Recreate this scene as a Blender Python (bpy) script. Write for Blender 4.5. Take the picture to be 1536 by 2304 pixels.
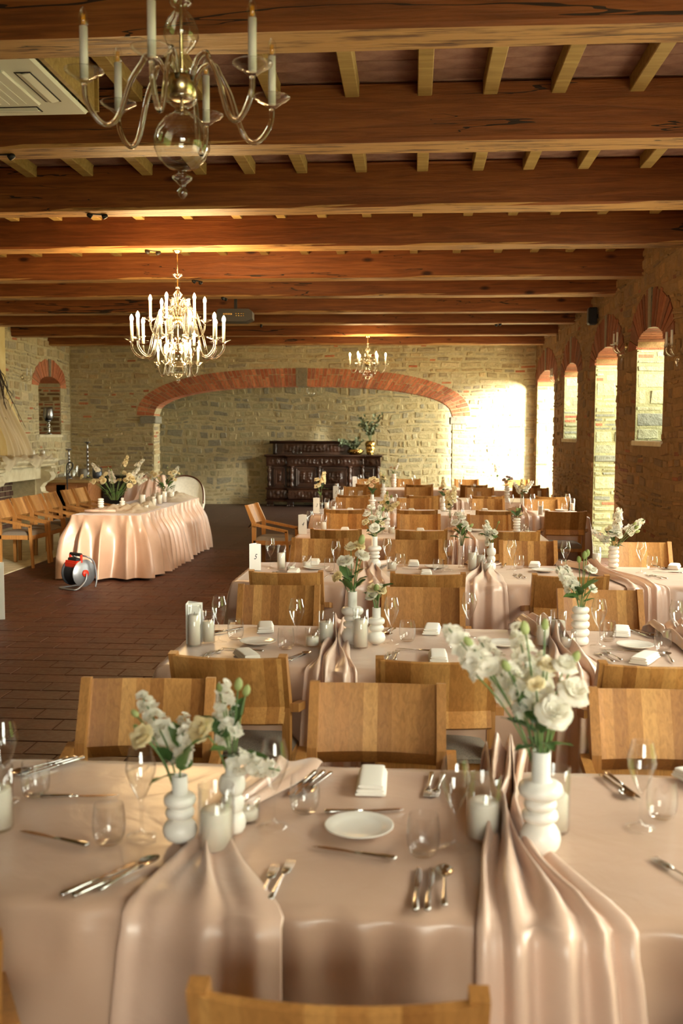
import bpy, math, random
from mathutils import Vector, Matrix, noise
for _o in list(bpy.data.objects):
    bpy.data.objects.remove(_o)
PI = math.pi
SC = bpy.context.scene
COL = SC.collection
R = math.radians

# ------------------------------------------------------------------ camera
CAM_H = 1.783
FPX = 2240.0
_pitch, _yaw, _roll = R(4.48), R(4.11), R(0.212)
FW = Vector((-math.sin(_yaw) * math.cos(_pitch), math.cos(_yaw) * math.cos(_pitch), -math.sin(_pitch)))
RT = Vector((math.cos(_yaw), math.sin(_yaw), 0.0))
UP = RT.cross(FW)
RT, UP = RT * math.cos(_roll) + UP * math.sin(_roll), UP * math.cos(_roll) - RT * math.sin(_roll)
cam_data = bpy.data.cameras.new('camera')
cam = bpy.data.objects.new('camera', cam_data)
COL.objects.link(cam)
cam.matrix_world = Matrix(((RT.x, UP.x, -FW.x, 0), (RT.y, UP.y, -FW.y, 0), (RT.z, UP.z, -FW.z, CAM_H), (0, 0, 0, 1)))
cam_data.sensor_fit = 'VERTICAL'
cam_data.sensor_height = 36.0
cam_data.sensor_width = 24.0
cam_data.lens = 36.0 * FPX / 2304.0
cam_data.clip_start = 0.05
cam_data.dof.use_dof = True
cam_data.dof.focus_distance = 7.2
cam_data.dof.aperture_fstop = 3.2
SC.camera = cam

# ------------------------------------------------------------------ sky, daylight, exposure
world = bpy.data.worlds.new('sky')
SC.world = world
world.use_nodes = True
_bg = world.node_tree.nodes['Background']
_bg.inputs[0].default_value = (0.98, 1.0, 0.86, 1)
_bg.inputs[1].default_value = 20.0
VS = SC.view_settings
SC.display_settings.display_device = 'sRGB'
VS.view_transform = 'Standard'
VS.look = 'None'
VS.gamma = 1.0
VS.use_curve_mapping = False
VS.exposure = 0.0
SC.cycles.max_bounces = 9
SC.cycles.diffuse_bounces = 4
SC.cycles.glossy_bounces = 4
SC.cycles.transmission_bounces = 8
SC.cycles.transparent_max_bounces = 14
SC.cycles.caustics_reflective = False
SC.cycles.caustics_refractive = False
SC.cycles.use_denoising = True
SC.cycles.sample_clamp_indirect = 6.0
BULB_W = 12.0

sun_data = bpy.data.lights.new('sun', 'SUN')
sun_data.energy = 40.0
sun_data.color = (1.0, 0.95, 0.80)
sun_data.angle = R(11)
sun = bpy.data.objects.new('sun', sun_data)
COL.objects.link(sun)
sun.rotation_euler = Vector((-0.80, 1.0, -0.16)).to_track_quat('-Z', 'Y').to_euler()

RW = 2.60      # right wall, inner face
LW = -7.60     # left wall, inner face
BY = 21.70     # arched back wall, front face
BT = 0.50      # its thickness
AY = 24.95     # wall behind the arch
WT = 0.62      # outer wall thickness
CZ = 3.97      # ceiling boards
BZ = 3.60      # underside of the beams
# openings of the right wall: y0, y1, sill, spring, crown
OPEN = [(-1.6, -0.4, 1.72, 2.78, 2.98), (1.3, 4.0, 0.0, 2.80, 3.10), (4.9, 6.4, 1.3, 2.78, 2.98), (7.1, 9.3, 0.0, 2.78, 3.0),
        (10.70, 12.0, 1.72, 2.78, 2.98), (13.1, 14.66, 0.0, 2.78, 2.98), (16.2, 17.62, 1.72, 2.78, 2.98),
        (18.85, 21.42, 0.0, 2.80, 3.06), (22.22, 24.93, 0.0, 3.2, 3.45)]
for _y0, _y1, _z0, _zs, _zc in OPEN:      # light portals in the openings: they only guide the daylight sampling
    ld = bpy.data.lights.new('daylight_portal', 'AREA')
    ld.shape = 'RECTANGLE'
    ld.size = _zc - _z0
    ld.size_y = _y1 - _y0
    ld.cycles.is_portal = True
    lo = bpy.data.objects.new('daylight_portal', ld)
    COL.objects.link(lo)
    lo.location = (RW + WT + 0.02, (_y0 + _y1) / 2, (_z0 + _zc) / 2)
    lo.rotation_euler = (0, R(90), 0)

FILL_WIN = (-0.1, 2.3, 1.3, 2.7, 2.95)      # unseen window added in the wall behind us for frontal fill daylight
ld = bpy.data.lights.new('daylight_portal', 'AREA')
ld.shape = 'RECTANGLE'
ld.size = FILL_WIN[1] - FILL_WIN[0]
ld.size_y = FILL_WIN[4] - FILL_WIN[2]
ld.cycles.is_portal = True
lo = bpy.data.objects.new('daylight_portal', ld)
COL.objects.link(lo)
lo.location = ((FILL_WIN[0] + FILL_WIN[1]) / 2, -3.02, (FILL_WIN[2] + FILL_WIN[4]) / 2)
lo.rotation_euler = (R(-90), 0, R(180))

# ------------------------------------------------------------------ node materials
class NT:
    def __init__(s, name):
        s.m = bpy.data.materials.new(name)
        s.m.use_nodes = True
        s.t = s.m.node_tree
        s.b = s.t.nodes['Principled BSDF']
        s.out = s.t.nodes['Material Output']
    def n(s, typ, **kw):
        nd = s.t.nodes.new(typ)
        for k, v in kw.items():
            if k.startswith('i_'):
                nd.inputs[k[2:].replace('_', ' ')].default_value = v
            else:
                setattr(nd, k, v)
        return nd
    def l(s, a, b):
        s.t.links.new(a, b)
    def coord(s, scale=(1, 1, 1), kind='Object'):
        tc = s.n('ShaderNodeTexCoord')
        mp = s.n('ShaderNodeMapping')
        mp.inputs['Scale'].default_value = scale
        s.l(tc.outputs[kind], mp.inputs['Vector'])
        return mp.outputs['Vector']
    def noise(s, vec, scale, detail=3.0, rough=0.55, dist=0.0):
        nd = s.n('ShaderNodeTexNoise')
        nd.inputs['Scale'].default_value = scale
        nd.inputs['Detail'].default_value = detail
        nd.inputs['Roughness'].default_value = rough
        nd.inputs['Distortion'].default_value = dist
        if vec is not None:
            s.l(vec, nd.inputs['Vector'])
        return nd.outputs['Fac']
    def ramp(s, fac, stops, interp='LINEAR'):
        nd = s.n('ShaderNodeValToRGB')
        cr = nd.color_ramp
        cr.interpolation = interp
        while len(cr.elements) < len(stops):
            cr.elements.new(0.5)
        for e, (p, c) in zip(cr.elements, stops):
            e.position = p
            e.color = (c[0], c[1], c[2], 1)
        s.l(fac, nd.inputs['Fac'])
        return nd.outputs['Color']
    def mix(s, fac, a, b, mode='MIX'):
        nd = s.n('ShaderNodeMix', data_type='RGBA', blend_type=mode)
        for sock, v in ((nd.inputs['Factor'], fac), (nd.inputs[6], a), (nd.inputs[7], b)):
            if hasattr(v, 'is_output'):
                s.l(v, sock)
            elif isinstance(v, (int, float)):
                sock.default_value = v
            else:
                sock.default_value = (v[0], v[1], v[2], 1)
        return nd.outputs[2]
    def math(s, op, a, b=None):
        nd = s.n('ShaderNodeMath', operation=op)
        for i, v in enumerate((a, b)):
            if v is None:
                continue
            if hasattr(v, 'is_output'):
                s.l(v, nd.inputs[i])
            else:
                nd.inputs[i].default_value = v
        return nd.outputs[0]
    def bump(s, h, strength, dist=0.01):
        nd = s.n('ShaderNodeBump')
        nd.inputs['Strength'].default_value = strength
        nd.inputs['Distance'].default_value = dist
        s.l(h, nd.inputs['Height'])
        s.l(nd.outputs['Normal'], s.b.inputs['Normal'])
    def set(s, **kw):
        for k, v in kw.items():
            sock = s.b.inputs[k.replace('_', ' ')]
            if hasattr(v, 'is_output'):
                s.l(v, sock)
            elif isinstance(v, (int, float)):
                sock.default_value = v
            else:
                sock.default_value = (v[0], v[1], v[2], 1)
        return s

def sr(r, g, b):
    f = lambda c: ((c / 255 + 0.055) / 1.055) ** 2.4 if c > 10 else c / 255 / 12.92
    return (f(r), f(g), f(b))

M = {}
def plain(name, rgb, rough=0.5, metal=0.0, **kw):
    q = NT(name)
    q.set(Base_Color=rgb, Roughness=rough, Metallic=metal, **kw)
    M[name] = q.m
    return q

# stone and brick: the colour is each stone's own, the grain is procedural
q = NT('stone')
at = q.n('ShaderNodeVertexColor', layer_name='Col')
v = q.coord()
n1 = q.noise(v, 14, 5, 0.65)
n2 = q.noise(v, 60, 3, 0.6)
c = q.mix(0.55, at.outputs['Color'], q.ramp(n1, [(0.25, (0.5, 0.47, 0.42)), (0.75, (1.3, 1.26, 1.18))]), 'MULTIPLY')
q.set(Base_Color=c, Roughness=0.92)
q.bump(q.math('ADD', n1, q.math('MULTIPLY', n2, 0.35)), 0.9, 0.03)
M['stone'] = q.m
q = NT('mortar')
v = q.coord()
n1 = q.noise(v, 9, 5, 0.65)
q.set(Base_Color=q.ramp(n1, [(0.3, sr(180, 166, 128)), (0.7, sr(210, 196, 156))]), Roughness=0.95)
q.bump(q.noise(v, 45, 4, 0.65), 0.8, 0.02)
M['mortar'] = q.m
q = NT('hedge_green')
v = q.coord()
q.set(Base_Color=q.ramp(q.noise(v, 6, 5), [(0.3, sr(60, 84, 36)), (0.7, sr(120, 144, 66))]), Roughness=0.8)
q.bump(q.noise(v, 12, 4), 0.9, 0.1)
M['hedge_green'] = q.m
q = NT('pale_gravel')
v = q.coord()
q.set(Base_Color=q.ramp(q.noise(v, 30, 5), [(0.3, sr(176, 166, 140)), (0.7, sr(206, 196, 168))]), Roughness=0.95)
M['pale_gravel'] = q.m
q = NT('reveal_mortar')
v = q.coord()
q.set(Base_Color=q.ramp(q.noise(v, 9, 5, 0.65), [(0.3, sr(128, 124, 88)), (0.7, sr(160, 154, 112))]), Roughness=0.95)
q.bump(q.noise(v, 45, 4, 0.65), 0.8, 0.02)
M['reveal_mortar'] = q.m
q = NT('shaded_mortar')  # mortar with the backlit right wall's shade put into its colour
v = q.coord()
n1 = q.noise(v, 9, 5, 0.65)
q.set(Base_Color=q.ramp(n1, [(0.3, sr(122, 94, 56)), (0.7, sr(152, 118, 76))]), Roughness=0.95)
q.bump(q.noise(v, 45, 4, 0.65), 0.8, 0.02)
M['shaded_mortar'] = q.m
q = NT('plaster')
v = q.coord()
q.set(Base_Color=q.ramp(q.noise(v, 2.5, 5), [(0.3, sr(214, 186, 120)), (0.7, sr(232, 212, 158))]), Roughness=0.9)
q.bump(q.noise(v, 30, 4), 0.25, 0.01)
M['plaster'] = q.m
q = NT('carved_limestone')
v = q.coord()
q.set(Base_Color=q.ramp(q.noise(v, 6, 5), [(0.3, sr(196, 182, 146)), (0.7, sr(222, 212, 182))]), Roughness=0.8)
q.bump(q.noise(v, 40, 4), 0.3, 0.006)
M['limestone'] = q.m

# old pine beams: grain along x, knots and long drying cracks
def pine(name, stops, crack=0.6, knot=True):
    q = NT(name)
    oi = q.n('ShaderNodeObjectInfo')
    off = q.n('ShaderNodeCombineXYZ')
    rr = q.math('MULTIPLY', oi.outputs['Random'], 37.0)
    q.l(rr, off.inputs[0]); q.l(rr, off.inputs[1]); q.l(rr, off.inputs[2])
    tc = q.n('ShaderNodeTexCoord')
    add = q.n('ShaderNodeVectorMath', operation='ADD')
    q.l(tc.outputs['Object'], add.inputs[0]); q.l(off.outputs[0], add.inputs[1])
    def mp(sc):
        m = q.n('ShaderNodeMapping'); m.inputs['Scale'].default_value = sc
        q.l(add.outputs[0], m.inputs['Vector']); return m.outputs['Vector']
    g = q.noise(mp((0.55, 9, 9)), 3.2, 6, 0.62, 0.6)
    big = q.noise(mp((0.5, 1.5, 1.5)), 1.4, 3)
    col = q.ramp(q.math('ADD', q.math('MULTIPLY', g, 0.75), q.math('MULTIPLY', big, 0.3)), stops)
    if knot:
        vo = q.n('ShaderNodeTexVoronoi', feature='F1')
        vo.inputs['Scale'].default_value = 1.0
        q.l(mp((1.5, 3.6, 3.6)), vo.inputs['Vector'])
        k = q.ramp(vo.outputs['Distance'], [(0.05, (0.16, 0.10, 0.07)), (0.085, (0.5, 0.42, 0.36)), (0.13, (1, 1, 1))])
        col = q.mix(1.0, col, k, 'MULTIPLY')
    if knot:      # light from below painted into the undersides as paler, blotched wood
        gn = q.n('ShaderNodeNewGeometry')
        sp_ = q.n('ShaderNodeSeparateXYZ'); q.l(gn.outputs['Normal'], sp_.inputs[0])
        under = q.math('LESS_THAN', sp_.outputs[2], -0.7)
        lit_blotch = q.ramp(q.noise(mp((1.2, 12, 12)), 2.2, 4, 0.6), [(0.36, sr(96, 66, 38)), (0.5, sr(196, 154, 96))])
        col = q.mix(q.math('MULTIPLY', under, 0.75), col, lit_blotch)
    cr = q.noise(mp((0.28, 4.2, 4.2)), 1.25, 4, 0.55, 0.25)
    band = q.math('ABSOLUTE', q.math('SUBTRACT', cr, 0.5))
    gate = q.noise(mp((0.5, 1.2, 1.2)), 0.9, 1)
    line = q.math('LESS_THAN', q.math('ADD', q.math('MULTIPLY', band, 1.0), q.math('MULTIPLY', q.math('SUBTRACT', 0.62, gate), 0.06)), 0.0075)
    col = q.mix(q.math('MULTIPLY', line, crack), col, (0.015, 0.008, 0.005))
    q.set(Base_Color=col, Roughness=0.55, Specular_IOR_Level=0.35)
    q.bump(q.math('SUBTRACT', g, line), 0.35, 0.02)
    M[name] = q.m
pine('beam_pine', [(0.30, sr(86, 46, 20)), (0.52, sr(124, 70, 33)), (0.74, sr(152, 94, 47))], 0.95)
pine('joist_pine', [(0.3, sr(140, 112, 62)), (0.55, sr(170, 142, 86)), (0.75, sr(190, 164, 108))], 0.0, False)

q = NT('terracotta_board')
oi = q.n('ShaderNodeObjectInfo')
v = q.coord()
n1 = q.noise(v, 5, 5, 0.6)
c = q.ramp(n1, [(0.3, sr(120, 82, 72)), (0.7, sr(166, 128, 112))])
c = q.mix(q.math('MULTIPLY', oi.outputs['Random'], 0.35), c, sr(96, 66, 60))
q.set(Base_Color=c, Roughness=0.9)
q.bump(q.noise(v, 40, 3), 0.3, 0.01)
M['ceiling_tile'] = q.m
plain('ceiling_grout', sr(176, 160, 140), 0.95)

q = NT('floor_tile')
oi = q.n('ShaderNodeObjectInfo')
v = q.coord(kind='Object')
geo = q.n('ShaderNodeNewGeometry')
n1 = q.noise(geo.outputs['Position'], 3.5, 5, 0.62)
n2 = q.noise(geo.outputs['Position'], 22, 4, 0.6)
c = q.ramp(n1, [(0.3, sr(70, 40, 28)), (0.7, sr(106, 64, 46))])
c = q.mix(q.math('MULTIPLY', oi.outputs['Random'], 0.45), c, sr(72, 44, 34))
c = q.mix(0.35, c, q.ramp(n2, [(0.3, (0.45, 0.42, 0.4)), (0.7, (1.2, 1.2, 1.2))]), 'MULTIPLY')
q.set(Base_Color=c, Roughness=q.ramp(n2, [(0.3, (0.42,) * 3), (0.7, (0.62,) * 3)]))
q.bump(n2, 0.25, 0.006)
M['floor_tile'] = q.m
q = NT('dark_plank')
v = q.coord((0.6, 8, 8))
n1 = q.noise(v, 3, 5, 0.6)
oi = q.n('ShaderNodeObjectInfo')
c = q.ramp(n1, [(0.3, sr(62, 42, 36)), (0.7, sr(104, 76, 64))])
c = q.mix(q.math('MULTIPLY', oi.outputs['Random'], 0.4), c, sr(60, 40, 34))
q.set(Base_Color=c, Roughness=0.5)
M['dark_plank'] = q.m
plain('grout', sr(80, 49, 36), 0.95)

# oak of the chairs: glued strips of different tone with grain
def oak(name, tones, strip=(1, 0, 0), grain=(60, 60, 3), width=0.052, rough=0.42):
    q = NT(name)
    oi = q.n('ShaderNodeObjectInfo')
    tc = q.n('ShaderNodeTexCoord')
    sx = q.n('ShaderNodeSeparateXYZ')
    q.l(tc.outputs['Object'], sx.inputs[0])
    ax = sx.outputs[0 if strip[0] else (1 if strip[1] else 2)]
    idx = q.math('FLOOR', q.math('MULTIPLY', ax, 1.0 / width))
    wn = q.n('ShaderNodeTexWhiteNoise', noise_dimensions='2D')
    cb = q.n('ShaderNodeCombineXYZ')
    q.l(idx, cb.inputs[0]); q.l(q.math('MULTIPLY', oi.outputs['Random'], 91.0), cb.inputs[1])
    q.l(cb.outputs[0], wn.inputs['Vector'])
    mp = q.n('ShaderNodeMapping'); mp.inputs['Scale'].default_value = grain
    ad = q.n('ShaderNodeVectorMath', operation='ADD')
    off = q.n('ShaderNodeCombineXYZ')
    q.l(q.math('MULTIPLY', oi.outputs['Random'], 13.0), off.inputs[2])
    q.l(q.math('MULTIPLY', wn.outputs['Value'], 7.0), off.inputs[1])
    q.l(tc.outputs['Object'], ad.inputs[0]); q.l(off.outputs[0], ad.inputs[1])
    q.l(ad.outputs[0], mp.inputs['Vector'])
    g = q.noise(mp.outputs['Vector'], 1.0, 4, 0.6, 1.2)
    c = q.ramp(wn.outputs['Value'], [(0.0, tones[0]), (0.35, tones[1]), (0.7, tones[2]), (1.0, tones[3])])
    c = q.mix(0.5, c, q.ramp(g, [(0.32, (0.55, 0.5, 0.45)), (0.62, (1.15, 1.15, 1.15))]), 'MULTIPLY')
    q.set(Base_Color=c, Roughness=rough, Specular_IOR_Level=0.4)
    q.bump(g, 0.12, 0.004)
    M[name] = q.m
oak('oak_panel', (sr(148, 98, 48), sr(176, 124, 66), sr(196, 146, 84), sr(168, 114, 58)))
oak('oak_rail', (sr(166, 114, 58), sr(172, 120, 64), sr(176, 124, 68), sr(168, 116, 60)), width=0.5)

q = NT('upholstery')
v = q.coord()
q.set(Base_Color=q.ramp(q.noise(v, 300, 2), [(0.3, sr(110, 98, 86)), (0.7, sr(150, 138, 122))]), Roughness=0.9)
M['upholstery'] = q.m

def satin(name, a, b, rough=0.33):
    q = NT(name)
    v = q.coord((1, 1, 1))
    n1 = q.noise(v, 2.2, 3)
    q.set(Base_Color=q.ramp(n1, [(0.3, a), (0.7, b)]), Roughness=rough, Specular_IOR_Level=0.6)
    q.b.inputs['Sheen Weight'].default_value = 0.25
    q.b.inputs['Sheen Roughness'].default_value = 0.35
    q.b.inputs['Anisotropic'].default_value = 0.35
    q.bump(q.noise(v, 6, 4, 0.5, 0.8), 0.34, 0.014)
    M[name] = q.m
satin('satin', sr(188, 154, 130), sr(204, 170, 146), 0.31)
satin('satin_runner', sr(206, 172, 150), sr(218, 186, 164), 0.33)
satin('satin_skirt', sr(190, 152, 126), sr(206, 168, 142), 0.34)

def thin_glass(name, tint=(1, 1, 1), refl=1.0, base=0.03):
    q = NT(name)
    tr = q.n('ShaderNodeBsdfTransparent'); tr.inputs[0].default_value = (*tint, 1)
    gl = q.n('ShaderNodeBsdfGlossy'); gl.inputs['Roughness'].default_value = 0.015
    lw = q.n('ShaderNodeLayerWeight', i_Blend=0.5)
    mx = q.n('ShaderNodeMixShader')
    fac = q.math('POWER', lw.outputs['Facing'], 3.2)
    q.l(q.math('ADD', q.math('MULTIPLY', fac, refl), base), mx.inputs[0])
    q.l(tr.outputs[0], mx.inputs[1]); q.l(gl.outputs[0], mx.inputs[2])
    q.l(mx.outputs[0], q.out.inputs['Surface'])
    M[name] = q.m
thin_glass('clear_glass', (1, 1, 1), 0.62, 0.06)
thin_glass('chandelier_glass', (0.99, 1.0, 0.98), 0.7, 0.10)
q = NT('rod_glass')
q.set(Base_Color=(0.97, 0.98, 0.95), Roughness=0.02, Transmission_Weight=1.0, IOR=1.45)
M['rod_glass'] = q.m
plain('wax', sr(238, 230, 212), 0.45, Subsurface_Weight=0.15)
M['wax'].node_tree.nodes['Principled BSDF'].inputs['Subsurface Radius'].default_value = (0.02, 0.015, 0.01)
plain('wick', sr(40, 34, 28), 0.9)
plain('white_ceramic', sr(236, 230, 220), 0.28)
plain('porcelain', sr(234, 228, 216), 0.16)
plain('steel', (0.62, 0.60, 0.57), 0.17, 1.0)
plain('silver', (0.66, 0.65, 0.63), 0.22, 1.0)
plain('dark_silver', (0.32, 0.32, 0.34), 0.3, 1.0)
plain('gold', (0.72, 0.50, 0.18), 0.22, 1.0)
plain('brass', (0.62, 0.50, 0.28), 0.25, 1.0)
plain('bronze_rim', sr(92, 58, 38), 0.35, 0.6)
plain('linen', sr(236, 230, 218), 0.85)
plain('card', sr(240, 236, 226), 0.7)
plain('ink', sr(24, 22, 22), 0.6)
plain('black_iron', sr(26, 24, 24), 0.5, 0.4)
plain('black_lacquer', sr(14, 13, 13), 0.35)
plain('red_plastic', sr(206, 46, 24), 0.4)
plain('black_rubber', sr(20, 22, 28), 0.6)
plain('grey_metal', sr(150, 152, 156), 0.4, 0.7)
plain('grey_plastic', sr(58, 53, 47), 0.5)
plain('white_plastic', sr(226, 228, 216), 0.45)
plain('dark_slot', sr(20, 20, 20), 0.8)
plain('sleeve', sr(234, 232, 222), 0.5)
plain('cream_cord', sr(214, 196, 150), 0.6)
plain('pot_grey', sr(128, 122, 110), 0.6)
plain('pot_blue', sr(88, 92, 104), 0.35, 0.5)
q = plain('lit_bulb', (1, 0.9, 0.7), 0.4)
q.b.inputs['Emission Color'].default_value = (1.0, 0.72, 0.36, 1)
q.b.inputs['Emission Strength'].default_value = 42.0
q = plain('filament', sr(236, 168, 40), 0.4)
q = NT('carved_walnut')
v = q.coord()
n1 = q.noise(v, 4, 4)
q.set(Base_Color=q.ramp(n1, [(0.3, sr(40, 24, 17)), (0.7, sr(72, 45, 31))]), Roughness=0.33)
q.bump(q.noise(v, 50, 3), 0.15, 0.004)
M['carved_walnut'] = q.m
q = NT('bench_wood')
v = q.coord((1, 8, 8))
q.set(Base_Color=q.ramp(q.noise(v, 2.5, 4), [(0.3, sr(142, 88, 48)), (0.7, sr(176, 118, 68))]), Roughness=0.5)
M['bench_wood'] = q.m
q = NT('bench_top')
v = q.coord((1, 8, 8))
q.set(Base_Color=q.ramp(q.noise(v, 2.5, 4), [(0.3, sr(160, 130, 84)), (0.7, sr(190, 160, 108))]), Roughness=0.45)
M['bench_top'] = q.m
q = NT('soot_brick')
v = q.coord()
q.set(Base_Color=q.ramp(q.noise(v, 7, 4), [(0.3, sr(66, 46, 36)), (0.7, sr(104, 74, 58))]), Roughness=0.95)
M['soot_brick'] = q.m

def leafy(name, a, b, rough=0.5, sss=0.0):
    q = NT(name)
    oi = q.n('ShaderNodeObjectInfo')
    v = q.coord()
    n1 = q.noise(v, 30, 2)
    c = q.mix(oi.outputs['Random'], a, b)
    c = q.mix(0.4, c, q.ramp(n1, [(0.3, (0.8, 0.8, 0.8)), (0.7, (1.1, 1.1, 1.1))]), 'MULTIPLY')
    q.set(Base_Color=c, Roughness=rough)
    if sss:
        tl = q.n('ShaderNodeBsdfTranslucent'); q.l(c, tl.inputs[0])
        mx = q.n('ShaderNodeMixShader', i_Fac=0.42)
        q.l(q.b.outputs[0], mx.inputs[1]); q.l(tl.outputs[0], mx.inputs[2]); q.l(mx.outputs[0], q.out.inputs['Surface'])
    M[name] = q.m
leafy('leaf_green', sr(46, 74, 34), sr(84, 112, 52), 0.42)
leafy('stem_green', sr(84, 112, 58), sr(110, 134, 74), 0.5)
leafy('silver_leaf', sr(96, 112, 88), sr(140, 152, 122), 0.55)
leafy('petal_white', sr(240, 236, 220), sr(246, 240, 226), 0.6, 0.2)
leafy('petal_cream', sr(238, 220, 170), sr(244, 232, 196), 0.6, 0.2)
leafy('petal_peach', sr(228, 186, 140), sr(236, 206, 170), 0.6, 0.2)
leafy('bud_green', sr(150, 164, 92), sr(196, 204, 142), 0.6, 0.1)
leafy('petal_lilac', sr(196, 170, 172), sr(226, 206, 196), 0.6, 0.1)
q = NT('tulle')
tr = q.n('ShaderNodeBsdfTransparent')
df = q.n('ShaderNodeBsdfDiffuse'); df.inputs[0].default_value = (*sr(238, 224, 196), 1)
tl = q.n('ShaderNodeBsdfTranslucent'); tl.inputs[0].default_value = (*sr(238, 224, 196), 1)
m1 = q.n('ShaderNodeMixShader', i_Fac=0.35); m2 = q.n('ShaderNodeMixShader', i_Fac=0.62)
q.l(df.outputs[0], m1.inputs[1]); q.l(tl.outputs[0], m1.inputs[2])
q.l(tr.outputs[0], m2.inputs[1]); q.l(m1.outputs[0], m2.inputs[2])
q.l(m2.outputs[0], q.out.inputs['Surface'])
M['tulle'] = q.m
plain('twig', sr(58, 40, 28), 0.8)

# ------------------------------------------------------------------ mesh helpers
class MB:
    def __init__(s):
        s.v, s.f, s.c, s.sm = [], [], [], []
    def add(s, vs, fs, col=None, smooth=False, mat=None):
        o = len(s.v)
        if mat is not None:
            vs = [mat @ Vector(p) for p in vs]
        s.v.extend([tuple(p) for p in vs])
        s.f.extend([tuple(i + o for i in f) for f in fs])
        s.sm.extend([smooth] * len(fs))
        s.c.extend([col or (1, 1, 1)] * len(vs))
        return s
    def box(s, a, b, col=None, bev=0.0, mat=None):
        x0, y0, z0 = a; x1, y1, z1 = b
        if bev <= 0:
            vs = [(x0, y0, z0), (x1, y0, z0), (x1, y1, z0), (x0, y1, z0), (x0, y0, z1), (x1, y0, z1), (x1, y1, z1), (x0, y1, z1)]
            fs = [(0, 3, 2, 1), (4, 5, 6, 7), (0, 1, 5, 4), (1, 2, 6, 5), (2, 3, 7, 6), (3, 0, 4, 7)]
            return s.add(vs, fs, col, False, mat)
        e = bev
        vs, idx = [], {}
        for ix, x in enumerate((x0, x1)):
            for iy, y in enumerate((y0, y1)):
                for iz, z in enumerate((z0, z1)):
                    sx, sy, sz = (e if ix == 0 else -e), (e if iy == 0 else -e), (e if iz == 0 else -e)
                    for k, p in enumerate(((x, y + sy, z + sz), (x + sx, y, z + sz), (x + sx, y + sy, z))):
                        idx[(ix, iy, iz, k)] = len(vs); vs.append(p)
        g = lambda *k: idx[k]
        fs = []
        for i in (0, 1):
            f = [g(i, 0, 0, 0), g(i, 1, 0, 0), g(i, 1, 1, 0), g(i, 0, 1, 0)]; fs.append(f if i else f[::-1])
            f = [g(0, i, 0, 1), g(1, i, 0, 1), g(1, i, 1, 1), g(0, i, 1, 1)]; fs.append(f[::-1] if i else f)
            f = [g(0, 0, i, 2), g(1, 0, i, 2), g(1, 1, i, 2), g(0, 1, i, 2)]; fs.append(f if i else f[::-1])
        for i in (0, 1):
            for j in (0, 1):
                f = [g(i, j, 0, 0), g(i, j, 1, 0), g(i, j, 1, 1), g(i, j, 0, 1)]; fs.append(f if i != j else f[::-1])
                f = [g(i, 0, j, 0), g(i, 0, j, 2), g(i, 1, j, 2), g(i, 1, j, 0)]; fs.append(f if i != j else f[::-1])
                f = [g(0, i, j, 1), g(1, i, j, 1), g(1, i, j, 2), g(0, i, j, 2)]; fs.append(f if i != j else f[::-1])
        for i in (0, 1):
            for j in (0, 1):
                for k in (0, 1):
                    f = [g(i, j, k, 0), g(i, j, k, 1), g(i, j, k, 2)]
                    fs.append(f if (i + j + k) % 2 else f[::-1])
        return s.add(vs, [tuple(f) for f in fs], col, False, mat)
    def lathe(s, prof, n=16, o=(0, 0, 0), col=None, smooth=True, mat=None, cap=True, sx=1.0):
        vs, fs = [], []
        for r, z in prof:
            for i in range(n):
                a = 2 * PI * i / n
                vs.append((o[0] + r * sx * math.cos(a), o[1] + r * math.sin(a), o[2] + z))
        m = len(prof)
        for j in range(m - 1):
            for i in range(n):
                k = (i + 1) % n
                fs.append((j * n + i, j * n + k, (j + 1) * n + k, (j + 1) * n + i))
        if cap:
            if prof[0][0] > 1e-4: fs.append(tuple(range(n))[::-1])
            if prof[-1][0] > 1e-4: fs.append(tuple((m - 1) * n + i for i in range(n)))
        return s.add(vs, fs, col, smooth, mat)
    def tube(s, path, rad, n=8, col=None, smooth=True, flat=1.0, mat=None, up=None):
        P = [Vector(p) for p in path]
        if not hasattr(rad, '__len__'): rad = [rad] * len(P)
        vs, fs = [], []
        prev = None
        for i, p in enumerate(P):
            t = (P[min(i + 1, len(P) - 1)] - P[max(i - 1, 0)])
            t = t.normalized() if t.length > 1e-9 else Vector((0, 0, 1))
            if prev is None:
                r = Vector(up) if up else (Vector((0, 0, 1)) if abs(t.z) < 0.9 else Vector((1, 0, 0)))
            else:
                r = prev
            b = (r - t * r.dot(t)).normalized()
            prev = b
            c = t.cross(b)
            for k in range(n):
                a = 2 * PI * (k + 0.5) / n
                vs.append(p + (b * math.cos(a) * flat + c * math.sin(a)) * rad[i])
        for i in range(len(P) - 1):
            for k in range(n):
                k2 = (k + 1) % n
                fs.append((i * n + k, i * n + k2, (i + 1) * n + k2, (i + 1) * n + k))
        fs.append(tuple(range(n))[::-1])
        fs.append(tuple((len(P) - 1) * n + k for k in range(n)))
        return s.add(vs, fs, col, smooth, mat)
    def grid(s, fn, nu, nv, closed=False, col=None, smooth=True, flip=False):
        vs = [fn(i / nu, j / nv) for j in range(nv + 1) for i in range(nu + (0 if closed else 1))]
        w = nu + (0 if closed else 1)
        fs = []
        for j in range(nv):
            for i in range(nu):
                k = (i + 1) % w if closed else i + 1
                f = (j * w + i, j * w + k, (j + 1) * w + k, (j + 1) * w + i)
                fs.append(f[::-1] if flip else f)
        return s.add(vs, fs, col, smooth)
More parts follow.
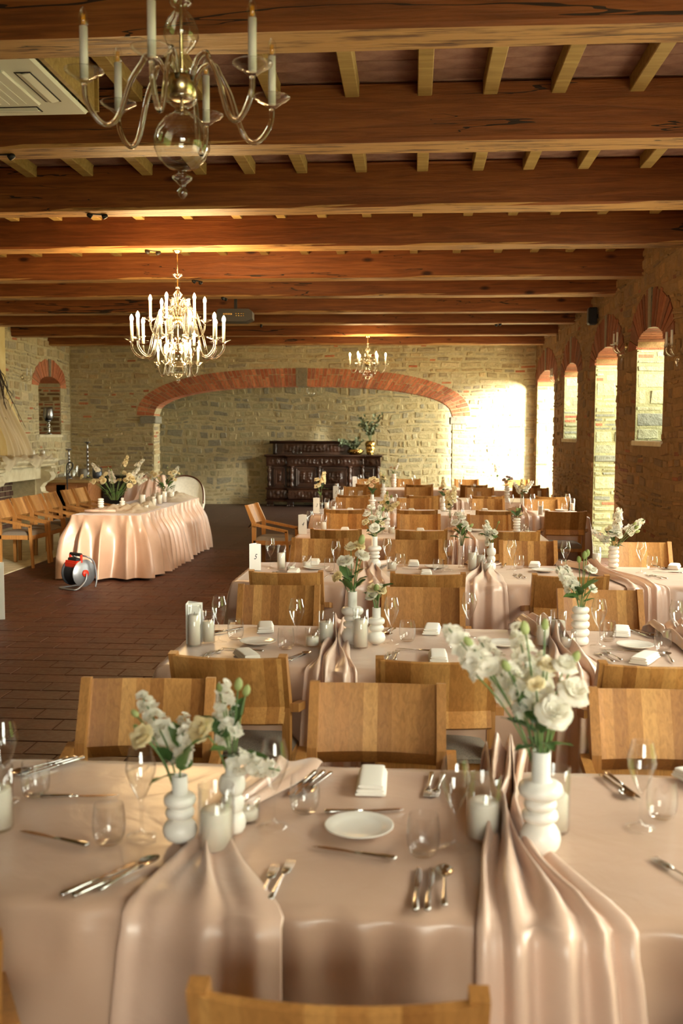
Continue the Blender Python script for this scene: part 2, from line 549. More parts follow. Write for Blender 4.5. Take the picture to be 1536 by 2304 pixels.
    def prism(s, poly, axis, a, b, col=None, mat=None, smooth=False):
        def P(u, w, t):
            return {'x': (t, u, w), 'y': (u, t, w), 'z': (u, w, t)}[axis]
        n = len(poly)
        vs = [P(u, w, a) for u, w in poly] + [P(u, w, b) for u, w in poly]
        fs = [tuple(range(n))[::-1], tuple(range(n, 2 * n))] + [(i, (i + 1) % n, n + (i + 1) % n, n + i) for i in range(n)]
        return s.add(vs, fs, col, smooth, mat)
    def mesh(s, name, mats, color=False):
        me = bpy.data.meshes.new(name)
        me.from_pydata(s.v, [], s.f)
        me.polygons.foreach_set('use_smooth', s.sm)
        for m in (mats if isinstance(mats, (list, tuple)) else [mats]):
            me.materials.append(M[m])
        if color:
            ca = me.color_attributes.new('Col', 'FLOAT_COLOR', 'POINT')
            ca.data.foreach_set('color', [x for c in s.c for x in (c[0], c[1], c[2], 1.0)])
        me.validate()
        me.update()
        return me
    def build(s, name, mat, parent=None, color=False):
        return link(name, s.mesh(name, mat, color), parent)

def link(name, me, parent=None, loc=None, rot=None, scl=None):
    o = bpy.data.objects.new(name, me)
    COL.objects.link(o)
    if parent is not None: o.parent = parent
    if loc is not None: o.location = loc
    if rot is not None: o.rotation_euler = rot
    if scl is not None: o.scale = (scl,) * 3 if isinstance(scl, (int, float)) else scl
    return o
def tag(o, label=None, cat=None, group=None, kind=None):
    for k, v in (('label', label), ('category', cat), ('group', group), ('kind', kind)):
        if v: o[k] = v
    return o
def empty(name, loc=(0, 0, 0), rz=0.0, label=None, cat=None, group=None, kind=None):
    o = bpy.data.objects.new(name, None)
    COL.objects.link(o)
    o.location = loc
    o.rotation_euler = (0, 0, rz)
    return tag(o, label, cat, group, kind)
def copy_tree(o, parent=None):
    c = o.copy()
    COL.objects.link(c)
    c.parent = parent
    for ch in list(o.children):
        copy_tree(ch, c)
    return c
def seen(p):
    d = Vector(p) - Vector((0, 0, CAM_H))
    z = d.dot(FW)
    if z < 0.3: return None
    x, y = 768 + FPX * d.dot(RT) / z, 1152 - FPX * d.dot(UP) / z
    return z if (-60 < x < 1596 and -60 < y < 2364) else None
ORD = ['first', 'second', 'third', 'fourth', 'fifth', 'sixth', 'seventh', 'eighth', 'ninth', 'tenth', 'eleventh', 'twelfth',
       'thirteenth', 'fourteenth', 'fifteenth', 'sixteenth']
def smoothstep(a, b, x):
    t = min(1, max(0, (x - a) / (b - a)))
    return t * t * (3 - 2 * t)

# ------------------------------------------------------------------ stone walls
STONES = [sr(190, 174, 138), sr(198, 182, 144), sr(184, 168, 136), sr(190, 168, 128), sr(206, 190, 154), sr(172, 160, 136), sr(196, 174, 134), sr(188, 176, 146)]
SHADED_STONE = [sr(150, 116, 74), sr(158, 124, 80), sr(138, 108, 74), sr(146, 112, 70), sr(152, 122, 84), sr(130, 104, 74), sr(156, 118, 74)]  # stone tones darkened and browned to carry the backlit wall's shade
SHADED_BRICK = [sr(142, 82, 52), sr(132, 74, 46), sr(150, 92, 60), sr(124, 78, 54)]  # brick tones darkened with the same wall's shade
BRICKS = [sr(196, 122, 86), sr(184, 110, 76), sr(206, 136, 98), sr(176, 114, 86)]
def hole_at(h, z, grow=0.0):
    """u-interval taken by an opening (u0, u1, z0, zs, zc, ring, power) at height z, or None"""
    u0, u1, z0, zs, zc, ring, pw = h
    if z < z0 - 0.001: return None
    if z <= zs: return (u0, u1)
    c, hw, hh = (u0 + u1) / 2, (u1 - u0) / 2 + ring, zc - zs + ring
    t = (z - zs) / hh
    if t >= 1: return None
    w = hw * (1 - t ** pw) ** (1 / pw)
    return (c - w, c + w)
def wall_body(name, o, u, n, ulen, top, holes, thick, mat='mortar', step=0.1):
    """wall slab with arched openings; front face through o, u along it, n towards the room"""
    o, u, n = Vector(o), Vector(u), Vector(n)
    cuts = {0.0, ulen}
    for h in holes:
        k = max(4, int((h[1] - h[0]) / step))
        for i in range(k + 1):
            cuts.add(min(ulen, max(0.0, h[0] + (h[1] - h[0]) * i / k)))
    cuts = sorted(cuts)
    mb = MB()
    def arch(h, x):
        u0, u1, z0, zs, zc, ring, pw = h
        t = min(1.0, abs((x - (u0 + u1) / 2) / ((u1 - u0) / 2)))
        return zs + (zc - zs) * (max(0.0, 1 - t ** pw)) ** (1 / pw)
    P = lambda a, z, d: o + u * a + Vector((0, 0, z)) - n * d
    def cell(a, b, za0, zb0, za1, zb1):
        vs = [P(a, za0, 0), P(b, zb0, 0), P(b, zb1, 0), P(a, za1, 0), P(a, za0, thick), P(b, zb0, thick), P(b, zb1, thick), P(a, za1, thick)]
        mb.add(vs, [(0, 1, 2, 3), (5, 4, 7, 6), (1, 5, 6, 2), (4, 0, 3, 7), (3, 2, 6, 7), (4, 5, 1, 0)])
    for a, b in zip(cuts, cuts[1:]):
        if b - a < 1e-4: continue
        m = (a + b) / 2
        hs = [h for h in holes if h[0] < m < h[1]]
        if not hs:
            cell(a, b, 0, 0, top, top)
        else:
            h = hs[0]
            if h[2] > 0.01: cell(a, b, 0, 0, h[2], h[2])
            cell(a, b, arch(h, a), arch(h, b), top, top)
    w = mb.build(name, mat)
    w['kind'] = 'structure'
    return w
def stone_verts(rng, P, u0, u1, z0, z1, proud, rough=1.0, skew=0.0):
    e = min(0.018, (u1 - u0) * 0.16, (z1 - z0) * 0.2)
    us = [u0, u0 + e * 1.3, u1 - e * 1.3, u1]
    zs = [z0, z0 + e, z1 - e, z1]
    vs = []
    kz = min(skew, (z1 - z0) * .22)
    ku = min(skew * 1.6, (u1 - u0) * .16)
    q = [[(rng.uniform(-.2, 1) * ku * (1 if a == 0 else -1), rng.uniform(-.2, 1) * kz * (1 if b == 0 else -1)) for a in (0, 1)] for b in (0, 1)]
    for j in range(4):
        for i in range(4):
            ring = i in (0, 3) or j in (0, 3)
            ju, jz = rng.uniform(-.35, .35) * e * rough, rng.uniform(-.35, .35) * e * rough
            d = -0.012 if ring else proud + rng.uniform(-.3, .3) * proud * rough
            fi, fj = (us[i] - u0) / (u1 - u0), (zs[j] - z0) / (z1 - z0)
            for c in (0, 1):
                ju += (q[0][0][0] * (1 - fi) * (1 - fj) + q[0][1][0] * fi * (1 - fj) + q[1][0][0] * (1 - fi) * fj + q[1][1][0] * fi * fj) / 2
                jz += (q[0][0][1] * (1 - fi) * (1 - fj) + q[0][1][1] * fi * (1 - fj) + q[1][0][1] * (1 - fi) * fj + q[1][1][1] * fi * fj) / 2
            vs.append(P(us[i] + ju, zs[j] + jz, -d))
    return vs
STONE_F = [(j * 4 + i, j * 4 + i + 1, (j + 1) * 4 + i + 1, (j + 1) * 4 + i) for j in range(3) for i in range(3)]
def stone_face(parent, o, u, n, ulen, z0, z1, holes, seed, hr=(0.07, 0.16), wr=(0.14, 0.42), brick=0.09, limit=300, pal=None, bpal=None, wave=0.05, skew=0.014):
    """courses of single stones and bricks on a wall face; the largest in view are objects, the rest one joined mesh"""
    rng = random.Random(seed)
    o, u, n = Vector(o), Vector(u), Vector(n)
    def P(a, z, d):       # courses rise and fall a little along the wall
        e = min(1.0, max(0.0, (z - z0) / .15), max(0.0, (z1 - z) / .15))
        w = wave * e * (noise.noise(Vector((a * .8, z * .7, seed))) + .5 * noise.noise(Vector((a * 2.6, z * 1.6, seed + 9))))
        return o + u * a + Vector((0, 0, z + w)) - n * d
    pal = pal or STONES
    bpal = bpal or BRICKS
    items = []
    z = z0
    while z < z1 - 0.03:
        h = rng.uniform(*hr)
        if rng.random() < 0.3: h = rng.uniform(0.045, 0.075)
        if z + h > z1 - 0.02: h = z1 - z
        free = [(0.0, ulen)]
        for hl in holes:
            iv = [hole_at(hl, zz) for zz in (z + 0.005, z + h / 2, z + h - 0.005)]
            iv = [i for i in iv if i]
            if not iv: continue
            a, b = min(i[0] for i in iv), max(i[1] for i in iv)
            nf = []
            for f0, f1 in free:
                if b <= f0 or a >= f1: nf.append((f0, f1)); continue
                if a - f0 > 0.04: nf.append((f0, a))
                if f1 - b > 0.04: nf.append((b, f1))
            free = nf
        for f0, f1 in free:
            a = f0
            while a < f1 - 0.01:
                isb = rng.random() < brick
                w = rng.uniform(0.2, 0.29) if isb else rng.uniform(*wr)
                if rng.random() < 0.3: w *= 0.55
                b = a + w
                if f1 - b < 0.1: b = f1
                hh = h
                if isb and h > 0.085: hh = rng.uniform(0.06, 0.075)
                def put(a, b, za, zb, isb):
                    if isb:
                        c = rng.choice(bpal)
                    else:
                        c = rng.choice(pal)
                    k = rng.uniform(0.86, 1.12)
                    c = tuple(min(1, x * k) for x in c)
                    g = 0.007
                    pr = rng.uniform(0.003, 0.009) if isb else rng.uniform(0.002, 0.022)
                    vs = stone_verts(rng, P, a + g, b - g, za + g, zb - g, pr, 0.4 if isb else 1.3, 0.0 if isb else skew)
                    items.append((vs, c, isb, (b - a) * (zb - za)))
                put(a, b, z, z + hh, isb)
                if hh < h - 0.03: put(a, b, z + hh, z + h, False)
                a = b
        z += h
    return finish_stones(parent, items, limit, n)
def finish_stones(parent, items, limit, n):
    sc = []
    for i, it in enumerate(items):
        c = sum((Vector(p) for p in it[0]), Vector()) / len(it[0])
        d = seen(c)
        f = 0
        if d:
            v = Vector((0, 0, CAM_H)) - c
            f = it[3] / (d * d) * max(0.02, abs(v.normalized().dot(n)))
        sc.append((f, i))
    sc.sort(reverse=True)
    pick = set(i for f, i in sc[:limit] if f > 0)
    rest = MB()
    for i, it in enumerate(items):
        if i in pick:
            mb = MB().add(it[0], STONE_F if len(it[0]) == 16 else BOXF, it[1], False)
            mb.build('brick' if it[2] else 'stone', 'stone', parent, True)
        else:
            rest.add(it[0], STONE_F if len(it[0]) == 16 else BOXF, it[1], False)
    if rest.v:
        r = rest.build('small_stones', 'stone', parent, True)
        r['kind'] = 'stuff'
BOXF = [(0, 3, 2, 1), (4, 5, 6, 7), (0, 1, 5, 4), (1, 2, 6, 5), (2, 3, 7, 6), (3, 0, 4, 7)]
def voussoirs(parent, o, u, n, h, seed, ring, depth, bw=0.068, key=0.09, split=False, bpal=None):
    """radial bricks over an arched opening, running through the depth of the reveal"""
    rng = random.Random(seed)
    bpal = bpal or BRICKS
    o, u, n = Vector(o), Vector(u), Vector(n)
    u0, u1, z0, zs, zc, _r, pw = h
    c, hw, hh = (u0 + u1) / 2, (u1 - u0) / 2, zc - zs
    def pt(t, off):
        t2 = abs(t)
        def e(a, b):
            th = PI / 2 * (1 - t2)
            return (a * math.copysign(abs(math.cos(th)) ** (2 / pw), 1), b * math.sin(th) ** (2 / pw))
        x, z = e(hw, hh)
        xb, zb = e(hw + ring, hh + ring)
        L = math.hypot(xb - x, zb - z)
        k = off / ring
        return (c + math.copysign(1, t) * (x + (xb - x) * k), zs + z + (zb - z) * k)
    # arc length table
    N = 240
    ts = [-1 + 2 * i / N for i in range(N + 1)]
    acc = [0.0]
    for a, b in zip(ts, ts[1:]):
        p, q2 = pt(a, ring * 0.3), pt(b, ring * 0.3)
        acc.append(acc[-1] + math.hypot(p[0] - q2[0], p[1] - q2[1]))
    tot = acc[-1]
    def at_len(s):
        for i in range(N):
            if acc[i + 1] >= s:
                return ts[i] + (ts[i + 1] - ts[i]) * (s - acc[i]) / max(1e-6, acc[i + 1] - acc[i])
        return 1.0
    def block(s0, s1, r0, r1, col, pr, name, g=0.006):
        t0, t1 = at_len(s0 + g), at_len(s1 - g)
        V = lambda p, d: o + u * p[0] + Vector((0, 0, p[1])) - n * d
        f = -pr
        a, b, c2, d = pt(t0, r0 + g), pt(t1, r0 + g), pt(t1, r1 - g), pt(t0, r1 - g)
        back = depth if r0 <= 0.001 else 0.02
        if r0 <= 0.001:
            a, b = pt(t0, -0.012), pt(t1, -0.012)
        vs = [V(a, f), V(b, f), V(b, back), V(a, back), V(d, f), V(c2, f), V(c2, back), V(d, back)]
        MB().add(vs, BOXF, col).build(name, 'stone', parent, True)
    half = (tot - key) / 2
    nb = max(2, int(half / (bw + 0.012)))
    w = half / nb
    for side in (0, 1):
        for i in range(nb):
            s0 = i * w + (half + key if side else 0)
            k = rng.uniform(0.85, 1.15)
            col = tuple(x * k for x in rng.choice(bpal))
            if split:
                m = ring * rng.choice((0.36, 0.5, 0.64, 0.64))
                block(s0, s0 + w, 0, m, col, rng.uniform(0.004, 0.014), 'brick')
                k = rng.uniform(0.85, 1.15)
                block(s0, s0 + w, m, ring, tuple(x * k for x in rng.choice(BRICKS)), rng.uniform(0.004, 0.014), 'brick')
            else:
                block(s0, s0 + w, 0, ring * rng.uniform(0.94, 1.04), col, rng.uniform(0.004, 0.016), 'brick')
    block(half, half + key, 0, ring * 1.02, sr(140, 130, 108), 0.02, 'keystone')

# right wall with its windows and doorways
HR = [(y0 + 3.0, y1 + 3.0, z0, zs, zc, 0.40, 2.0) for y0, y1, z0, zs, zc in OPEN]
wr = wall_body('wall_right', (RW, -3.0, 0), (0, 1, 0), (-1, 0, 0), 28.2, 4.1, HR, WT, 'shaded_mortar')
HRv = [(h[0] - 9.4, h[1] - 9.4) + h[2:] for h in HR]
stone_face(wr, (RW, 6.4, 0), (0, 1, 0), (-1, 0, 0), BY - 6.4, 0, CZ, HRv, 11, hr=(0.08, 0.19), wr=(0.14, 0.46), brick=0.05, limit=280, pal=SHADED_STONE, bpal=SHADED_BRICK, wave=0.05, skew=0.028)
for i, (y0, y1, z0, zs, zc) in enumerate(OPEN[3:9]):
    h = (y0 - 6.4, y1 - 6.4, z0, zs, zc, 0.0, 2.0)
    if i < 5:
        voussoirs(wr, (RW, 6.4, 0), (0, 1, 0), (-1, 0, 0), h, 40 + i, 0.42, WT, bpal=SHADED_BRICK, key=0.12)
    # the far jamb of the reveal: faces the camera
    if i > 0:
        MB().box((RW + .004, y1 - .006, z0), (RW + WT - .004, y1 + .002, zs)).build('reveal_mortar', 'reveal_mortar', wr)
        stone_face(wr, (RW, y1 - .006, 0), (1, 0, 0), (0, -1, 0), WT, z0, zs, [], 60 + i, hr=(0.08, 0.22), wr=(0.2, 0.5), brick=0.13, limit=60, skew=0.006, wave=0.0,
                   pal=[sr(150, 148, 118), sr(138, 138, 114), sr(160, 156, 122), sr(126, 126, 112), sr(168, 164, 130)], bpal=[sr(170, 104, 76), sr(158, 94, 68)])
    if z0 > 0.5 and i < 6:
        sb = MB().box((RW - 0.03, y0 - 0.04, z0 - 0.06), (RW + WT, y1 + 0.04, z0), bev=0.008)
        o_ = sb.build('trim_%d' % (i + 2), 'limestone'); o_['kind'] = 'structure'

# outside: pale gravel court and an added, unseen tall hedge that keeps the low sun off all but the last doorways
gc = MB().box((RW + WT, -30, -0.3), (40, 50, -0.03)).build('ground_outside', 'pale_gravel'); gc['kind'] = 'structure'
def hedge_fn(i, j):
    y = -14 + 24.8 * i
    t = 2 * j - 1
    w = 0.8 * (1 - abs(t) ** 4) ** .25 if abs(t) < 1 else 0
    a = PI * j
    d = .18 * noise.noise(Vector((y * .9, a * 2, 1))) + .1 * noise.noise(Vector((y * 3, a * 5, 4)))
    return (9.6 + (0.9 + d) * math.copysign(abs(math.cos(a)) ** .35, math.cos(a)), y, -.03 + (4.15 + d * 0.8) * abs(math.sin(a)) ** .3)
hg = MB().grid(hedge_fn, 120, 24).build('sun_block_hedge', 'hedge_green')
tag(hg, 'unseen tall green hedge added outside to block the low sun', 'hedge')

# arched back wall
ARC = (LW * -1 - 5.72 + 0.0, LW * -1 + 0.84, 0.0, 2.17, 2.83, 0.38, 2.4)      # u measured from the left wall
BO = (LW, BY, 0)
wb = wall_body('wall_back', BO, (1, 0, 0), (0, -1, 0), RW - LW, 4.1, [ARC], BT, step=0.08)
stone_face(wb, BO, (1, 0, 0), (0, -1, 0), RW - LW, 0, CZ, [ARC], 21, hr=(0.06, 0.15), wr=(0.15, 0.55), brick=0.055, limit=290)
voussoirs(wb, BO, (1, 0, 0), (0, -1, 0), ARC, 22, 0.38, BT, bw=0.07, key=0.24, split=True)
for x0, x1 in ((-6.02, -5.66), (0.78, 1.14)):      # grey impost blocks
    MB().box((x0, BY - 0.05, 2.0), (x1, BY + BT, 2.16), sr(150, 146, 132), 0.015).build('impost_block', 'stone', wb, True)
for xx, nn, sd in ((-5.72, 1, 23), (0.84, -1, 24)):   # jambs of the arch
    stone_face(wb, (xx, BY, 0), (0, 1, 0), (nn, 0, 0), BT, 0, 2.0, [], sd, hr=(0.1, 0.2), wr=(0.3, 0.6), brick=0.15, limit=20)
# back room behind the arch
wa = wall_body('wall_alcove', (LW - 0.6, AY, 0), (1, 0, 0), (0, -1, 0), RW - LW + 0.6, 4.1, [], 0.3)
stone_face(wa, (LW - 0.6, AY, 0), (1, 0, 0), (0, -1, 0), RW - LW + 0.6, 0, 3.6, [], 31, hr=(0.09, 0.22), wr=(0.12, 0.5), brick=0.0, limit=280, wave=0.11, skew=0.045,
           pal=[sr(186, 178, 144), sr(176, 168, 140), sr(196, 184, 146), sr(164, 158, 138), sr(184, 170, 132)])
# left wall: a blind niche, the part by the corner is in view
NI = (19.84, 21.12, 1.75, 2.74, 2.97, 0.36, 2.0)
HL = [(NI[0] + 3, NI[1] + 3) + NI[2:]]
wl = wall_body('wall_left', (LW, -3.0, 0), (0, 1, 0), (1, 0, 0), 28.2, 4.1, HL, 0.7)
NIv = (NI[0] - 16.5, NI[1] - 16.5) + NI[2:]
stone_face(wl, (LW, 16.5, 0), (0, 1, 0), (1, 0, 0), BY - 16.5, 0, CZ, [NIv], 41, hr=(0.08, 0.2), wr=(0.15, 0.46), brick=0.07, limit=200)
voussoirs(wl, (LW, 16.5, 0), (0, 1, 0), (1, 0, 0), NIv, 42, 0.35, 0.68, key=0.12)
stone_face(wl, (LW, 21.12, 0), (-1, 0, 0), (0, -1, 0), 0.7, 1.75, 2.74, [], 43, hr=(0.06, 0.13), wr=(.15, .4), brick=0.3, limit=60, wave=0, pal=SHADED_STONE)
nb_ = MB().box((LW - 0.9, 19.4, 1.4), (LW - 0.7, 21.5, 3.3)); nb_.build('niche_back', 'mortar', wl)
MB().box((LW - 0.7, 19.8, 1.69), (LW + 0.03, 21.16, 1.75), bev=0.006).build('niche_sill', 'limestone', wl)
wall_body('wall_front', (LW, -2.3, 0), (1, 0, 0), (0, 1, 0), RW - LW, 4.1, [(FILL_WIN[0] - LW, FILL_WIN[1] - LW, FILL_WIN[2], FILL_WIN[3], FILL_WIN[4], 0.0, 2.0)], 0.7, 'shaded_mortar')
gc = MB().box((-40, -40, -0.35), (RW + WT, -3.32, -0.05)).build('ground_outside_front', 'pale_gravel'); gc['kind'] = 'structure'

# ceiling: boards of fired clay on joists on pine beams
ce = MB().box((LW - 0.6, -3.3, CZ + 0.02), (RW + WT, 25.2, CZ + 0.2)).build('ceiling', 'ceiling_grout'); ce['kind'] = 'structure'
BEAMS = [-2.4, -0.65, 1.1, 2.86, 4.62, 6.36, 8.14, 9.79, 11.76, 13.26, 15.02, 16.58, 18.50, 20.41]
BW = 0.28
def beam_mesh(seed):
    rng = random.Random(seed)
    mb = MB()
    L = RW - LW + 0.3
    nseg = 36
    prof = [(0, .02), (0, .33), (0, .345), (.015, .36), (.265, .36), (.28, .345), (.28, .02), (.262, 0), (.15, .0), (.018, 0)]
    def fn(i, j):
        x = LW - 0.15 + L * j
        k = int(round(i * len(prof))) % len(prof)
        y, z = prof[k]
        nz = noise.noise(Vector((x * 0.9, k * 1.7, seed * 3.1))) * 0.010 + noise.noise(Vector((x * 5, k * 2.7, seed))) * 0.004
        return (x, y + nz, z + noise.noise(Vector((x * 0.8, k * 0.3, seed * 7.0))) * 0.007 * (1 if z < 0.2 else 0))
    mb.grid(fn, len(prof), nseg, closed=True, smooth=False)
    return mb
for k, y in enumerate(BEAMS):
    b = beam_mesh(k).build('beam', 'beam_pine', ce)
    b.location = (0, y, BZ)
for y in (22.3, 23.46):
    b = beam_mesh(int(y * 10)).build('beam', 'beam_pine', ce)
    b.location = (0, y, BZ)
jm = MB().box((-0.045, 0, 0), (0.045, 1, 0.1), bev=0.005).mesh('joist', 'joist_pine')
nj = 0
for k in range(3, len(BEAMS) - 1):
    y0, y1 = BEAMS[k] + BW - 0.03, BEAMS[k + 1] + 0.03
    for i in range(23):
        x = -0.43 - 0.445 * 16 + 0.445 * i + (0.04 * math.sin(i * 5 + k))
        if not (LW < x < RW): continue
        if nj >= 290: continue
        j = link('joist', jm, ce, (x, y0, CZ - 0.10), None, (1, y1 - y0, 1)); nj += 1
far = MB()
for k in range(0, 3):
    y0, y1 = BEAMS[k] + BW - 0.03, BEAMS[k + 1] + 0.03
    for i in range(23):
        x = -0.43 - 0.445 * 16 + 0.445 * i
        far.box((x - .045, y0, CZ - 0.1), (x + .045, y1, CZ))
o_ = far.build('joists_behind', 'joist_pine', ce); o_['kind'] = 'stuff'
tmesh = MB().box((-0.218, -0.078, 0), (0.218, 0.078, 0.03), bev=0.004).mesh('ceiling_tile', 'ceiling_tile')
rng = random.Random(5)
tiles = []
for k in range(3, 9):
    y = BEAMS[k] + BW - 0.02
    while y < BEAMS[k + 1] + 0.03:
        for i in range(24):
            x = -0.43 - 0.445 * 16.5 + 0.445 * i
            if LW < x < RW:
                p = Vector((x, y + 0.08, CZ - 0.005 - rng.uniform(0, 0.006)))
                d = seen(p)
                tiles.append((-1 / d if d else 0, k, p))
        y += 0.163
tiles.sort(key=lambda t: t[0])
for f, k, p in tiles[:280]:
    link('ceiling_tile', tmesh, ce, p)
rest = MB()
for f, k, p in tiles[280:]:
    rest.box((p.x - .218, p.y - .078, p.z), (p.x + .218, p.y + .078, p.z + .03))
o_ = rest.build('far_ceiling_tiles', 'ceiling_tile', ce); o_['kind'] = 'stuff'

# floor: terracotta near, dark boards beyond
fl = MB().box((LW - 0.6, -3.3, -0.3), (RW + WT, 25.2, -0.004)).build('floor', 'grout'); fl['kind'] = 'structure'
rng = random.Random(8)
ftm = [MB().box((-.197, -.108, -.02), (.197, .108, 0), bev=0.004).mesh('floor_tile', 'floor_tile') for _ in range(1)]
ft = []
y = -3.0; r = 0
while y < 15.1:
    x = LW - 0.2 + (0.2 if r % 2 else 0)
    while x < RW + 0.3:
        p = Vector((x, y + .11, rng.uniform(-.002, .001)))
        d = seen(p)
        vis = d if d and (x < -1.2 and y < 12) else None
        ft.append((-1 / vis if vis else 0, p))
        x += 0.403
    y += 0.224; r += 1
ft.sort(key=lambda t: t[0])
for f, p in ft[:290]:
    link('floor_tile', ftm[0], fl, p)
rest = MB()
for f, p in ft[290:]:
    rest.box((p.x - .199, p.y - .1095, p.z - .02), (p.x + .199, p.y + .1095, p.z))
o_ = rest.build('remaining_floor_tiles', 'floor_tile', fl); o_['kind'] = 'stuff'
pm = MB().box((-.9, -.068, -.02), (.9, .068, 0), bev=0.003).mesh('floor_plank', 'dark_plank')
y = 15.16; r = 0; cnt = 0
while y < 25.0:
    x = LW + (0.9 if r % 2 else 0.2)
    while x < RW + 1.0:
        p = Vector((x, y + .07, 0))
        if x < -1.0 and cnt < 260:
            link('floor_plank', pm, fl, p); cnt += 1
        else:
            rest2 = globals().setdefault('_rest2', MB())
            rest2.box((p.x - .9, p.y - .068, -.02), (p.x + .9, p.y + .068, 0))
        x += 1.806
    y += 0.139; r += 1
o_ = _rest2.build('remaining_floor_planks', 'dark_plank', fl); o_['kind'] = 'stuff'
he = MB().box((LW, 11.6, -0.01), (-5.12, 19.0, 0.012), bev=0.004).build('trim_1', 'limestone'); he['kind'] = 'structure'
